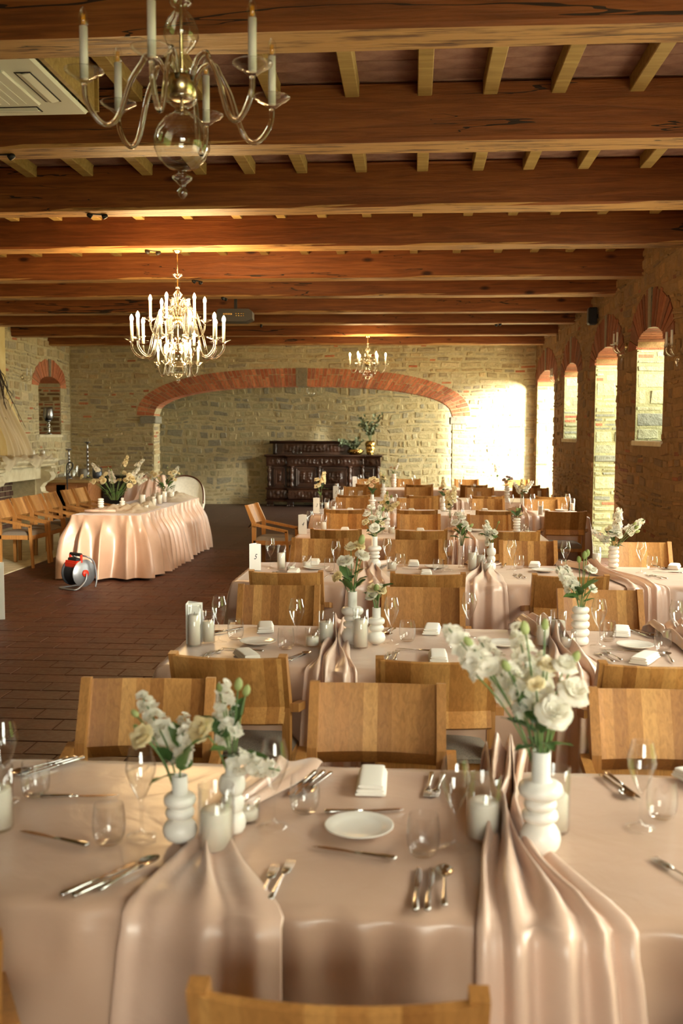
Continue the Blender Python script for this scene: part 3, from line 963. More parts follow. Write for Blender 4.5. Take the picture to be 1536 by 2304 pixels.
# things on the tables: x, y and what is needed to build each
ITEMS = {
 7: dict(
  flute=[(-0.356, 2.528), (-0.685, 2.434), (0.111, 2.424), (0.604, 2.597), (-1.132, 2.645)],
  tumbler=[(-0.287, 2.632), (-0.755, 2.387), (0.033, 2.381), (0.677, 2.673), (-1.063, 2.692)],
  plate=[(-0.132, 2.516)],
  candle=[(-0.478, 2.369, 0.045, 0.165, 0.105), (0.188, 2.496, 0.045, 0.165, 0.1), (0.375, 2.557, 0.04, 0.17, 0.1), (-1.074, 2.451, 0.045, 0.165, 0.11), (-0.431, 2.558, 0.033, 0.065, 0.035)],
  vase=[(-0.58, 2.415, 'ring', 0.17), (-0.459, 2.481, 'bubble', 0.19), (0.318, 2.407, 'big', 0.26)],
  napkin=[(-0.113, 2.861, 0), (0.86, 3.03, -20)],
  fork=[(-0.324, 2.179, -3), (-0.295, 2.209, -6), (0.056, 2.867, 175), (0.085, 2.866, 170), (0.635, 2.309, 25)],
  knife=[(-0.713, 2.182, -33), (-0.684, 2.18, -33), (0.017, 2.191, -2), (0.045, 2.193, -3), (-0.317, 2.844, 165), (-0.295, 2.846, 163), (-0.138, 2.37, 75), (-0.124, 2.645, -80), (-0.933, 2.689, -82), (-0.903, 2.397, 70), (0.622, 2.906, 195), (-1.096, 2.94, 145), (-1.119, 2.938, 145)],
  spoon=[(-0.652, 2.217, -25), (0.08, 2.212, -2), (-0.27, 2.848, 163), (0.601, 2.897, 195), (-1.139, 2.933, 145)],
 ),
 6: dict(
  card=[(-1.086, 4.789, '6', 35)],
  flute=[(-0.948, 4.801), (-0.558, 4.753), (-0.1, 4.845), (0.289, 5.031), (0.91, 4.884), (1.285, 4.887)],
  tumbler=[(-0.881, 4.882), (-0.601, 4.679), (-0.022, 4.916), (0.218, 4.742), (0.978, 5.006), (1.198, 4.799)],
  plate=[(-0.753, 4.787), (0.448, 4.853), (1.084, 4.869)],
  candle=[(-1.053, 4.709, 0.035, 0.2, 0.155), (-0.999, 4.786, 0.033, 0.16, 0.11), (-0.42, 4.817, 0.04, 0.16, 0.11), (-0.48, 4.75, 0.036, 0.09, 0.05), (-0.246, 4.74, 0.038, 0.19, 0.14), (0.64, 4.86, 0.036, 0.15, 0.1), (0.732, 5.005, 0.04, 0.15, 0.1), (0.751, 4.799, 0.04, 0.09, 0.055)],
  vase=[(-0.292, 4.828, 'big', 0.26), (-0.174, 4.839, 'ring', 0.18), (0.826, 4.908, 'stack', 0.19)],
  napkin=[(-0.769, 5.143, -8), (-0.754, 4.475, -25), (0.105, 5.175, 5), (0.122, 4.534, 0), (1.089, 5.288, 12), (1.065, 4.581, 30)],
  fork=[(-0.953, 4.494, -8), (-0.921, 4.534, -10), (-0.107, 4.532, -3), (-0.071, 4.582, -3), (0.892, 4.621, 12), (0.935, 4.661, 12)],
  knife=[(-0.552, 4.493, -25), (-0.534, 4.476, -25), (-0.804, 4.631, 75), (0.031, 4.696, 75), (1.002, 4.763, 70), (-0.97, 5.054, 140), (-0.129, 5.13, 170), (1.179, 5.202, 200)],
  spoon=[(-0.514, 4.515, -20), (0.399, 4.577, -5), (1.191, 4.647, -5), (-0.956, 5.09, 140), (-0.106, 5.12, 170), (1.211, 5.205, 200)],
 ),
 5: dict(
  card=[(-1.185, 7.431, '5', 0)],
  flute=[(-1.085, 7.517), (-0.571, 7.37), (0.272, 7.551), (0.752, 7.599), (1.147, 7.539), (1.707, 7.546), (-0.195, 7.605)],
  tumbler=[(-0.62, 7.389), (-0.094, 7.718), (0.192, 7.421), (0.82, 7.706), (1.11, 7.488), (1.838, 7.756)],
  plate=[(-0.747, 7.525), (0.184, 7.668), (0.986, 7.548)],
  candle=[(-0.991, 7.451, 0.034, 0.19, 0.13), (-0.908, 7.361, 0.036, 0.07, 0.04), (-0.813, 7.595, 0.036, 0.09, 0.045), (-0.156, 7.509, 0.038, 0.1, 0.06), (-0.473, 7.502, 0.036, 0.1, 0.06), (0.452, 7.519, 0.036, 0.19, 0.14), (0.522, 7.626, 0.034, 0.16, 0.11), (0.562, 7.434, 0.036, 0.1, 0.07), (1.4, 7.663, 0.034, 0.18, 0.13)],
  vase=[(-0.29, 7.57, 'big', 0.25), (0.377, 7.713, 'tube', 0.22), (0.596, 7.583, 'bubble', 0.21), (1.56, 7.831, 'stack', 0.17)],
  napkin=[(-0.783, 7.919, 0), (0.009, 7.943, 0), (0.956, 7.902, 10), (2.028, 8.037, 20), (-0.877, 7.268, 0), (0.101, 7.294, 0)],
  fork=[(-1.027, 7.206, 0), (-1.004, 7.232, 0), (0.762, 7.267, 5), (0.801, 7.271, 5), (1.748, 7.318, 20), (1.787, 7.322, 20)],
  knife=[(0.026, 7.551, 75), (1.905, 7.566, 75), (0.723, 7.906, 170), (1.915, 8.025, 190)],
  spoon=[(-0.6, 7.156, -15), (1.937, 7.974, 190), (-0.239, 7.678, 170)],
 ),
 4: dict(
  card=[(-1.135, 10.173, '4', 0)],
  flute=[(-1.067, 10.273), (-0.298, 10.264), (0.515, 10.939), (1.08, 10.7)],
  tumbler=[(-1.016, 10.469), (-0.359, 10.542), (1.164, 10.517), (0.511, 10.261)],
  plate=[(0.672, 10.655)],
  candle=[(-0.95, 10.575, 0.034, 0.17, 0.09), (-0.22, 10.273, 0.036, 0.09, 0.07), (-0.344, 10.259, 0.036, 0.1, 0.07), (1.186, 10.426, 0.03, 0.08, 0.04)],
  vase=[(-0.283, 10.55, 'ring', 0.2), (0.393, 10.528, 'tube', 0.2), (1.099, 10.605, 'stack', 0.15)],
  napkin=[(-0.727, 10.599, 0), (0.08, 10.59, 0)],
  fork=[(0.699, 10.281, 5), (0.731, 10.285, 5)],
 ),
 3: dict(
  card=[(-1.286, 12.886, '3', 0)],
  flute=[(-0.242, 13.389), (0.75, 13.353), (1.309, 13.42), (1.614, 13.612), (2.093, 13.669)],
  tumbler=[(-1.009, 13.615), (-0.13, 13.56), (0.811, 13.594), (1.545, 13.372), (2.056, 13.824)],
  plate=[(2.008, 13.659), (1.461, 13.138)],
  candle=[(-1.152, 13.279, 0.034, 0.17, 0.11), (-1.051, 13.138, 0.036, 0.14, 0.07), (1.629, 12.871, 0.034, 0.18, 0.12), (2.159, 13.677, 0.034, 0.17, 0.1)],
  vase=[(-1.186, 12.752, 'tube', 0.24), (-0.546, 13.352, 'big', 0.22), (0.404, 13.466, 'bubble', 0.2), (1.475, 13.595, 'tube', 0.22)],
  napkin=[(-0.848, 13.394, 0), (-0.021, 13.415, 0), (1.787, 13.477, 0), (0.969, 13.534, 0)],
 ),
 2: dict(
  card=[(-1.326, 15.855, '2', 0)],
  flute=[(-1.299, 15.969), (0.981, 16.38), (2.31, 16.325)],
  tumbler=[(-1.014, 16.71), (-0.866, 16.608), (1.076, 16.625), (2.196, 16.538)],
  candle=[(-1.245, 16.204, 0.036, 0.15, 0.08), (-1.177, 16.567, 0.036, 0.17, 0.11), (2.048, 16.635, 0.034, 0.17, 0.12)],
  vase=[(-0.475, 15.965, 'ring', 0.24), (1.515, 16.222, 'stack', 0.2)],
  napkin=[(-0.028, 16.718, 0), (1.317, 16.896, 0)],
 ),
 1: dict(
  card=[(-1.139, 20.245, '1', 0)],
  flute=[(-1.04, 20.081), (0.009, 20.233), (1.455, 20.442)],
  tumbler=[(-0.969, 19.917), (-0.214, 20.026), (1.533, 20.277)],
  candle=[(0.911, 20.363, 0.034, 0.16, 0.1)],
  vase=[(-0.38, 19.83, 'stack', 0.26), (1.623, 20.29, 'tube', 0.2)],
  napkin=[(0.279, 20.272, 0)],
 ),
}

# ------------------------------------------------------------------ oak armchairs
def make_chair():
    """origin on the floor below the kink of the rear legs, facing +y"""
    root = empty('oak_armchair')
    W = 0.2475
    # curved plywood-like panel of glued strips, folding back under itself at its lower edge
    prof = [(-.012, .640), (-.105, .872), (-.122, .868), (-.040, .648), (-.088, .590), (-.074, .580), (-.012, .640)]
    mb = MB()
    def fn(i, j):
        k = min(len(prof) - 1, int(round(i * (len(prof) - 1))))
        x = (W - .02) * (2 * j - 1)
        y, z = prof[k]
        return (x, y - .028 * (1 - (2 * j - 1) ** 2), z - .004 * (1 - (2 * j - 1) ** 2) * (1 if z > .8 else 0))
    mb.grid(fn, len(prof) - 1, 12, smooth=False)
    mb.build('backrest', 'oak_panel', root)
    for s in (-1, 1):
        a, b = s * W, s * (W - .034)
        x0, x1 = min(a, b), max(a, b)
        poly = [(-.022, 0), (.016, 0), (.024, .60), (.020, .665), (-.082, .882), (-.122, .876), (-.030, .640)]
        MB().prism(poly, 'x', x0, x1).build('rear_leg', 'oak_rail', root)
        c0, c1 = s * (W + .002), s * (W + .036)
        x0, x1 = min(c0, c1), max(c0, c1)
        MB().prism([(-.022, .622), (-.022, .658), (.446, .570), (.446, .536)], 'x', x0, x1).build('armrest', 'oak_rail', root)
        MB().prism([(.410, .552), (.446, .552), (.478, 0), (.448, 0)], 'x', x0, x1).build('front_leg', 'oak_rail', root)
    MB().box((-W, .43, .372), (W, .455, .43), bev=.003).build('front_rail', 'oak_rail', root)
    MB().box((-W, -.01, .372), (W, .014, .43), bev=.003).build('back_rail', 'oak_rail', root)
    for s in (-1, 1):
        x = s * (W - .012)
        MB().box((x - .012, .0, .372), (x + .012, .44, .43), bev=.003).build('side_rail', 'oak_rail', root)
    st = MB()
    def sfn(i, j):
        a, b = 2 * i - 1, 2 * j - 1
        e = (max(0, 1 - abs(a) ** 6)) ** .4 * (max(0, 1 - abs(b) ** 6)) ** .4
        return (a * (W - .004), .215 + b * .235, .43 + .045 * e + .006 * (1 - a * a))
    st.grid(sfn, 12, 10)
    st.box((-W + .004, -.018, .415), (W - .004, .448, .432))
    st.build('seat', 'upholstery', root)
    return root
chair0 = make_chair()
_first = [True]
def chair(x, y, rz, label, group):
    global chair0
    if _first[0]:
        c = chair0; _first[0] = False
    else:
        c = copy_tree(chair0)
    c.location = (x, y, 0)
    c.rotation_euler = (0, 0, rz)
    tag(c, label, 'chair', group)
    return c

TNAME = {7: 'the front table', 6: 'the card six table', 5: 'the card five table', 4: 'the card four table',
         3: 'the card three table', 2: 'the card two table', 1: 'the farthest table'}
NUM = {7: 'seven', 6: 'six', 5: 'five', 4: 'four', 3: 'three', 2: 'two', 1: 'one'}
# table: x0, x1, y0, y1
TAB = {7: (-1.28, 2.15, 2.08, 3.03), 6: (-1.13, 2.2, 4.30, 5.31), 5: (-1.26, 2.22, 6.87, 7.95), 4: (-1.18, 1.33, 9.81, 10.82),
       3: (-1.30, 2.22, 12.72, 13.75), 2: (-1.28, 2.25, 15.35, 16.4), 1: (-1.2, 2.2, 18.55, 19.5)}
TZ = 0.75
# chair rows: y of the top of the backs and the x of each chair
NEAR = {7: (1.55, [(-1.00, 28), (-.117, 1), (.86, -2)]), 6: (3.99, [(-.75, -3), (.10, 1), (.99, 2)]), 5: (6.50, [(-.835, 0), (.10, 1), (1.026, 0)]),
        4: (9.46, [(-.734, 1), (.083, 0), (.955, -1)]), 3: (12.0, [(-.83, 0), (.05, 1), (1.0, 0), (1.82, 1)]),
        2: (14.85, [(-.886, 0), (.15, 0), (1.1, 2), (2.05, 0)]), 1: (18.15, [(-.80, 0), (.11, 1), (1.1, 0), (2.04, 0)])}
FARC = {7: (3.59, [(-.965, 4), (-.122, 0), (.88, 0)]), 6: (5.92, [(-.797, 1), (.066, 0), (1.10, 0)]), 5: (8.62, [(-.806, 0), (.01, 1), (.987, -1), (1.945, 0)]),
        4: (11.37, [(-.745, 0), (.07, 1), (.86, 0)]), 3: (14.25, [(-.857, 0), (.013, 0), (1.05, 0), (1.82, 0)]),
        2: (17.25, [(-.96, 0), (.10, 0), (1.14, 0), (2.07, 1)]), 1: (20.40, [(-.94, 0), (-.09, 0), (1.08, 0), (2.1, 0)])}
for t in (7, 6, 5, 4, 3, 2, 1):
    yt, xs = NEAR[t]
    for i, (x, d) in enumerate(xs):
        chair(x, yt + .11, R(d), 'oak armchair seen from behind, %s from the left at %s' % (ORD[i], TNAME[t]), 'oak armchairs on the near side of ' + TNAME[t])
    yt, xs = FARC[t]
    for i, (x, d) in enumerate(xs):
        chair(x, yt - .11, PI + R(d), 'oak armchair facing us, %s from the left behind %s' % (ORD[i], TNAME[t]), 'oak armchairs on the far side of ' + TNAME[t])
for i, (y, d) in enumerate([(13.02, -2), (13.66, 0), (14.25, 1), (14.86, 2), (15.62, 0), (16.2, -3)]):
    chair(-5.56 + .11, y, -PI / 2 + R(d), 'oak armchair parked by the fireplace wall, %s from the near end of its row' % ORD[i], 'oak armchairs along the fireplace wall')
chair(-1.98, 12.72, -PI / 2 + R(-7), 'oak armchair standing alone at the aisle end of a table, turned sideways', None)

# ------------------------------------------------------------------ tables, cloths, runners
def table(t):
    x0, x1, y0, y1 = TAB[t]
    cx, cy = (x0 + x1) / 2, (y0 + y1) / 2
    root = empty('dining_table', (cx, cy, 0), 0, 'long dining table hidden under the pink cloth, %s' % TNAME[t], 'table', 'dining tables under satin cloths')
    hx, hy = (x1 - x0) / 2 - .02, (y1 - y0) / 2 - .02
    MB().box((-hx, -hy, .705), (hx, hy, .742), bev=.004).build('tabletop', 'bench_wood', root)
    lm = MB().box((-.03, -.03, 0), (.03, .03, .705), bev=.003).mesh('leg', 'bench_wood')
    for a in (-1, 1):
        for b in (-1, 1):
            link('leg', lm, root, (a * (hx - .35), b * (hy - .1), 0))
    rng = random.Random(100 + t)
    # cloth
    N = 640
    rc = .03
    per = 2 * (x1 - x0 + y1 - y0)
    def edge(s):
        s = s % per
        W, D = x1 - x0, y1 - y0
        if s < W: return (x0 + s, y0, 0, -1)
        s -= W
        if s < D: return (x1, y0 + s, 1, 0)
        s -= D
        if s < W: return (x1 - s, y1, 0, 1)
        s -= W
        return (x0, y1 - s, -1, 0)
    drop = {7: .52, 6: .46, 5: .46, 4: .48, 3: .55, 2: .5, 1: .5}[t]
    ph = [rng.uniform(0, 6.28) for _ in range(8)]
    corners = [0, x1 - x0, x1 - x0 + y1 - y0, 2 * (x1 - x0) + y1 - y0]
    def cloth(i, j):
        s = i * per
        x, y, nx, ny = edge(s)
        # corner nearness
        dc = min(min(abs(s - c), per - abs(s - c)) for c in corners)
        k = math.exp(-(dc / .13) ** 2)
        if dc < 1e-6: pass
        if j < .25:                       # top: from the middle line out to the edge
            q = j / .25
            mx = min(max(x, x0 + .4), x1 - .4)
            my = (y0 + y1) / 2
            zz = TZ + .002 * noise.noise(Vector((x * 3, y * 3, t))) * q
            return (mx + (x - mx) * q, my + (y - my) * q, zz)
        q = (j - .25) / .75
        d = q ** 1.5 * drop
        lowdiff = .05 * math.sin(s * 1.1 + ph[0]) * q
        f = (.5 + .5 * math.sin(s * 15 + ph[1] + 2.0 * math.sin(s * 2.3 + ph[2]))) * .6 + (.5 + .5 * math.sin(s * 7.3 + ph[3])) * .7
        big = f * .03 * smoothstep(0.1, .9, q)
        ten = .017 * math.exp(-((q - .3) / .22) ** 2) * (.5 + .5 * math.sin(s * 42 + ph[4] + 1.5 * math.sin(s * 5)))
        off = .008 * min(1, q * 12) + .012 * q + big + ten + k * .10 * q
        # blend the normal round the corner
        if dc < .13:
            W = [(c, min(abs(s - c), per - abs(s - c))) for c in corners]
            c = min(W, key=lambda z: z[1])[0]
            e1, e2 = edge(c - .2), edge(c + .2)
            r = ((s - c + per / 2) % per - per / 2) / .13
            w2 = .5 + .5 * max(-1, min(1, r))
            nx, ny = e1[2] * (1 - w2) + e2[2] * w2, e1[3] * (1 - w2) + e2[3] * w2
        z = TZ - .012 * (1 - math.exp(-q * 14)) - d + lowdiff - k * .06 * q
        return (x + nx * off, y + ny * off, z)
    mb = MB()
    mb.grid(cloth, N, 22, closed=True)
    cl = mb.build('tablecloth', 'satin')
    tag(cl, 'blush pink satin tablecloth covering %s' % TNAME[t], 'tablecloth')
for t in (7, 6, 5, 4, 3, 2, 1):
    table(t)

def runner(t, name_where, cr, cg, cf, yg, wr, wg, wf, np_, amp, seed, rear=.12, front=.5, puff=0.0, lean=0.0):
    """satin length laid across a table: spread at the rear edge, gathered at yg, fanning out over the front edge"""
    x0, x1, y0, y1 = TAB[t]
    rng = random.Random(seed)
    ph = [rng.uniform(0, 6.28) for _ in range(6)]
    pts = [(y1 + .05, TZ - rear), (y1 + .045, TZ - rear * .5), (y1 + .035, TZ - .01), (y1 - .0, TZ + .008 + puff * .3), (y1 - .08, TZ + .006 + puff), (y1 - .2, TZ + .006 + puff * .35)]
    m = 10
    for i in range(1, m):
        pts.append((y1 - .2 + (yg - y1 + .2) * i / m, TZ + .006))
    m = 12
    for i in range(m):
        pts.append((yg + (y0 + .03 - yg) * i / m, TZ + .006))
    pts += [(y0 + .005, TZ + .004), (y0 - .02, TZ - .008), (y0 - .036, TZ - .03)]
    for i in range(1, 13):
        pts.append((y0 - .04 - .004 * i, TZ - .03 - (front - .03) * i / 12))
    L = len(pts) - 1
    def fn(i, j):
        k = j * L
        a = int(min(L - 1, k)); f = k - a
        y = pts[a][0] * (1 - f) + pts[a + 1][0] * f
        z = pts[a][1] * (1 - f) + pts[a + 1][1] * f
        tt = 2 * i - 1
        if y > yg:
            q = smoothstep(y1 + .05, yg, y)
            w = wr + (wg - wr) * q; c = cr + (cg - cr) * q
        else:
            q = (yg - max(y, y0 - .02)) / (yg - y0 + .02)
            q2 = min(1, q) ** 1.2
            w = wg + (wf - wg) * q2; c = cg + (cf - cg) * q2
            if z < TZ - .03:
                dd = (TZ - z) / front
                w *= 1 + .18 * dd; c += lean * dd
        A = amp * min(2.2, (wf / w) ** .55)
        hang = z < TZ - .02
        fold = .5 + .5 * math.cos(np_ * PI * tt + ph[0] + .8 * math.sin(2.3 * tt + ph[1]))
        fold = fold ** 1.5
        f2 = .5 + .5 * math.cos(np_ * 2.3 * PI * tt + ph[2] + j * 3)
        hgt = A * (fold + .22 * f2) * (1 - .75 * abs(tt) ** 5)
        gather = math.exp(-((y - yg) / .10) ** 2) if not hang else 0
        hgt *= 1 + .7 * gather
        x = c + w * .5 * tt + .012 * math.sin(tt * 5 + y * 9 + ph[3])
        if hang:
            return (x, y - hgt * (1.25 if y < yg else -1.0), z - .03 * math.sin(tt * 3 + ph[4]) * (1 if y < yg else 0))
        b = smoothstep(0, .06, y - (y0 - .02))
        return (x, y - hgt * (1 - b), z + hgt * (.25 + .75 * b))
    mb = MB().grid(fn, 90, L, smooth=True, flip=True)
    o = mb.build('satin_runner', 'satin_runner')
    md = o.modifiers.new('thickness', 'SOLIDIFY'); md.thickness = .002; md.offset = 1
    tag(o, 'gathered satin runner draped %s of %s' % (name_where, TNAME[t]), 'table runner', 'satin runners')
runner(7, 'over the left half', -.40, -.50, -.45, 2.44, .24, .06, .36, 2, .013, 1, front=.56, puff=.0, lean=-.02)
runner(7, 'with a tall knot over the right half', .29, .245, .31, 2.50, .12, .08, .36, 4, .028, 2, front=.58, puff=.075, lean=.03)
runner(6, 'over the left half', -.36, -.375, -.35, 5.02, .22, .06, .23, 4, .026, 3)
runner(6, 'over the right half', .62, .72, .74, 4.98, .22, .12, .27, 3, .032, 4, puff=.05)
runner(6, 'over the far right end', 1.38, 1.36, 1.5, 5.0, .3, .16, .34, 4, .03, 5, puff=.04)
runner(5, 'over the left half', -.30, -.33, -.30, 7.62, .3, .14, .34, 3, .024, 6)
runner(5, 'over the middle', .56, .56, .48, 7.66, .28, .12, .36, 3, .022, 7)
runner(5, 'over the right half', 1.24, 1.36, 1.60, 7.6, .26, .12, .26, 3, .03, 8)
runner(4, 'across the middle', .5, .52, .5, 10.5, .3, .12, .3, 4, .026, 9)
runner(3, 'across the right half', 1.42, 1.44, 1.42, 13.4, .3, .12, .34, 4, .03, 10)
runner(3, 'across the left half', -.36, -.36, -.36, 13.4, .3, .12, .3, 4, .026, 12)
runner(2, 'across the middle', .62, .62, .62, 16.1, .3, .12, .3, 4, .026, 11)

# ------------------------------------------------------------------ tableware prototypes (meshes shared)
G = {}
mb = MB()
mb.lathe([(.038, 0), (.039, .002), (.02, .005), (.006, .011), (.0042, .03), (.004, .085), (.0055, .094), (.012, .105), (.026, .135), (.0365, .165), (.039, .178), (.037, .195), (.031, .218), (.0285, .232)], 20, cap=False)
mb.lathe([(.0278, .232), (.0303, .218), (.0362, .195), (.0382, .178), (.0357, .165), (.0253, .135), (.0113, .106), (.001, .098)], 20, cap=False)
G['flute'] = mb.mesh('champagne_flute', 'clear_glass')
mb = MB()
mb.lathe([(.0, .002), (.026, .001), (.033, .006), (.039, .022), (.0415, .045), (.040, .075), (.0365, .102)], 22, cap=False)
mb.lathe([(.0357, .102), (.0392, .075), (.0407, .045), (.0382, .023), (.030, .011), (.0, .009)], 22, cap=False)
G['tumbler'] = mb.mesh('glass_tumbler', 'clear_glass')
mb = MB()
mb.lathe([(0, .004), (.045, .003), (.05, .0), (.054, .003), (.072, .009), (.090, .016), (.0905, .018), (.088, .0185), (.066, .0105), (.055, .008), (0, .0075)], 40, cap=False)
G['plate'] = mb.mesh('side_plate', 'porcelain')
mb = MB()
for k in range(4):
    x = -.0093 + .0062 * k
    mb.tube([(x, .102, .006), (x, .09, .002), (x, .062, .0035), (x * .9, .050, .005)], [.0011, .0016, .0019, .0022], 6)
mb.tube([(0, .056, .005), (0, .043, .004), (0, .033, .004)], [.0115, .0115, .006], 10, flat=.25, up=(0, 0, 1))
mb.tube([(0, .036, .0045), (0, .02, .006), (0, -.02, .007), (0, -.07, .006), (0, -.098, .005), (0, -.102, .005)], [.004, .003, .0038, .0062, .0078, .005], 10, flat=.55, up=(0, 0, 1))
G['fork'] = mb.mesh('dinner_fork', 'steel')
mb = MB()
mb.prism([(-.004, -.01), (.004, -.01), (.0095, .03), (.0095, .075), (.006, .098), (-.002, .108), (-.005, .09)], 'z', .003, .0052)
mb.tube([(0, -.005, .005), (0, -.03, .006), (0, -.07, .006), (0, -.105, .006), (0, -.11, .006)], [.0045, .006, .0072, .0085, .006], 10, flat=.65, up=(0, 0, 1))
G['knife'] = mb.mesh('dinner_knife', 'steel')
mb = MB()
def spoonf(i, j):
    a, b = 2 * i - 1, j
    w = .021 * math.sin(PI * min(1, b * .93 + .06)) ** .62
    return (w * a, .036 + .066 * b, .0025 + .008 * (a * a) * math.sin(PI * b) + .006 * (2 * b - 1) ** 2)
mb.grid(spoonf, 10, 12)
mb.tube([(0, .042, .008), (0, .025, .009), (0, -.02, .007), (0, -.07, .006), (0, -.098, .005), (0, -.102, .005)], [.0035, .003, .0036, .006, .0076, .005], 10, flat=.55, up=(0, 0, 1))
G['spoon'] = mb.mesh('soup_spoon', 'steel')
mb = MB()
def napf(k, w, l, h):
    def fn(i, j):
        a = 2 * PI * i
        r = 1.0
        x = (w / 2 - .004 * k) * math.copysign(abs(math.cos(a)) ** .45, math.cos(a))
        z = h * (k + .5) + h * .52 * math.copysign(abs(math.sin(a)) ** .7, math.sin(a))
        y = (j - .5) * l * (1 - .02 * k)
        return (x, y, max(.0005, z + .002 * math.sin(y * 25 + k)))
    return fn
for k in range(3):
    f = napf(k, .088, .19, .0105)
    mb.grid(f, 20, 6, closed=True)
    n0 = len(mb.v)
    ring0 = [f(i / 20, 0) for i in range(20)]; ring1 = [f(i / 20, 1) for i in range(20)]
    mb.add(ring0, [tuple(range(20))]); mb.add(ring1, [tuple(range(20))[::-1]])
G['napkin'] = mb.mesh('folded_napkin', 'linen')
CNT = {}
for t, d in ITEMS.items():          # keep every item on its own table top
    x0, x1, y0, y1 = TAB[t]
    for k, l in d.items():
        for i, e in enumerate(l):
            m = .10 if k in ('fork', 'knife', 'spoon', 'plate', 'napkin') else .05
            l[i] = (min(max(e[0], x0 + m), x1 - m), min(max(e[1], y0 + m), y1 - m)) + tuple(e[2:])
def nth(t, kind):
    CNT[(t, kind)] = CNT.get((t, kind), 0) + 1
    return ORD[CNT[(t, kind)] - 1]
def by_x(lst):
    return sorted(lst, key=lambda e: e[0])
def put(kind, name, t, e, desc, cat, rot=0.0, dz=0.0, scl=None):
    o = link(name, G[kind], None, (e[0], e[1], TZ + dz), (0, 0, rot), scl)
    tag(o, '%s, %s from the left on %s' % (desc, nth(t, kind), TNAME[t]), cat, name.replace('_', ' ') + 's on ' + TNAME[t])
    return o
TOP = .0035
for t, d in ITEMS.items():
    for e in by_x(d.get('flute', [])):
        put('flute', 'champagne_flute', t, e, 'empty tulip champagne flute', 'glass', dz=TOP)
    for e in by_x(d.get('tumbler', [])):
        put('tumbler', 'glass_tumbler', t, e, 'rounded clear water tumbler', 'glass', dz=TOP)
    for e in by_x(d.get('plate', [])):
        put('plate', 'side_plate', t, e, 'small white round plate', 'plate', dz=TOP)
    for e in by_x(d.get('napkin', [])):
        put('napkin', 'folded_napkin', t, e, 'white folded cloth napkin', 'napkin', R(-e[2]), dz=TOP)
    for kind, name, desc in (('fork', 'dinner_fork', 'polished steel fork'), ('knife', 'dinner_knife', 'polished steel knife'), ('spoon', 'soup_spoon', 'polished steel spoon')):
        for e in by_x(d.get(kind, [])):
            put(kind, name, t, e, desc, 'cutlery', R(e[2]), dz=TOP)
def candle(x, y, z, r, h, hw, label, group):
    root = empty('pillar_candle_glass', (x, y, z), 0, label, 'candle', group)
    MB().lathe([(0, .002), (r - .002, .002), (r, .005), (r, h), (r - .002, h + .001), (r - .0035, h - .002), (r - .0035, .008), (0, .008)], 24, cap=False).build('glass_cylinder', 'clear_glass', root)
    rw = r - .0055
    MB().lathe([(0, .009), (rw, .009), (rw, hw - .006), (rw - .004, hw), (rw * .4, hw - .002), (0, hw - .003)], 20, cap=False).build('candle_wax', 'wax', root)
    MB().tube([(0, 0, hw - .004), (.001, 0, hw + .006), (.003, 0, hw + .012)], .0011, 5).build('wick', 'wick', root)
    return root
for t, d in ITEMS.items():
    for e in by_x(d.get('candle', [])):
        size = 'short' if e[3] < .08 else ('medium' if e[3] < .13 else 'tall')
        candle(e[0], e[1], TZ + TOP, e[2], e[3], e[4], 'white candle in %s glass, %s candle from the left on %s' % (size, nth(t, 'candle'), TNAME[t]), 'candles on ' + TNAME[t])
def card(t, e):
    root = empty('table_number_card', (e[0], e[1], TZ + TOP), R(e[3]), 'white three-sided table number card reading %s, standing at its table end' % NUM[t], 'sign')
    w, h = .088, .2
    pts = [(-w / 2, -.026), (w / 2, -.026), (0, .05)]
    for (a, b) in ((0, 1), (1, 2), (2, 0)):
        p, q2 = pts[a], pts[b]
        mb = MB()
        nx, ny = (q2[1] - p[1]), -(q2[0] - p[0])
        L = math.hypot(nx, ny); nx, ny = nx / L * .0012, ny / L * .0012
        mb.add([(p[0], p[1], 0), (q2[0], q2[1], 0), (q2[0], q2[1], h), (p[0], p[1], h), (p[0] - nx, p[1] - ny, 0), (q2[0] - nx, q2[1] - ny, 0), (q2[0] - nx, q2[1] - ny, h), (p[0] - nx, p[1] - ny, h)],
               [(0, 1, 2, 3), (5, 4, 7, 6), (1, 5, 6, 2), (4, 0, 3, 7), (3, 2, 6, 7), (4, 5, 1, 0)])
        mb.build('card_panel', 'card', root)
    def numeral(x, y, rz):
        cu = bpy.data.curves.new('numeral', 'FONT')
        cu.body = e[2]
        cu.size = .058
        cu.shear = .42
        cu.extrude = .0002
        cu.align_x = 'CENTER'
        cu.materials.append(M['ink'])
        t_ = bpy.data.objects.new('numeral_text', cu)
        COL.objects.link(t_)
        dg = bpy.context.evaluated_depsgraph_get()
        me = bpy.data.meshes.new_from_object(t_.evaluated_get(dg))
        bpy.data.objects.remove(t_)
        n_ = link('numeral', me, root)
        n_.location = (x, y, h * .42)
        n_.rotation_euler = (R(90), 0, rz)
        n_.scale = (.72, 1, 1)
    numeral(0, -.0266, 0)
    if t == 6:
        a = math.atan2(-.026 - .05, -w / 2)
        numeral(-w / 4 - .0007, .0125 + .0005, a)
for t, d in ITEMS.items():
    for e in d.get('card', []):
        card(t, e)

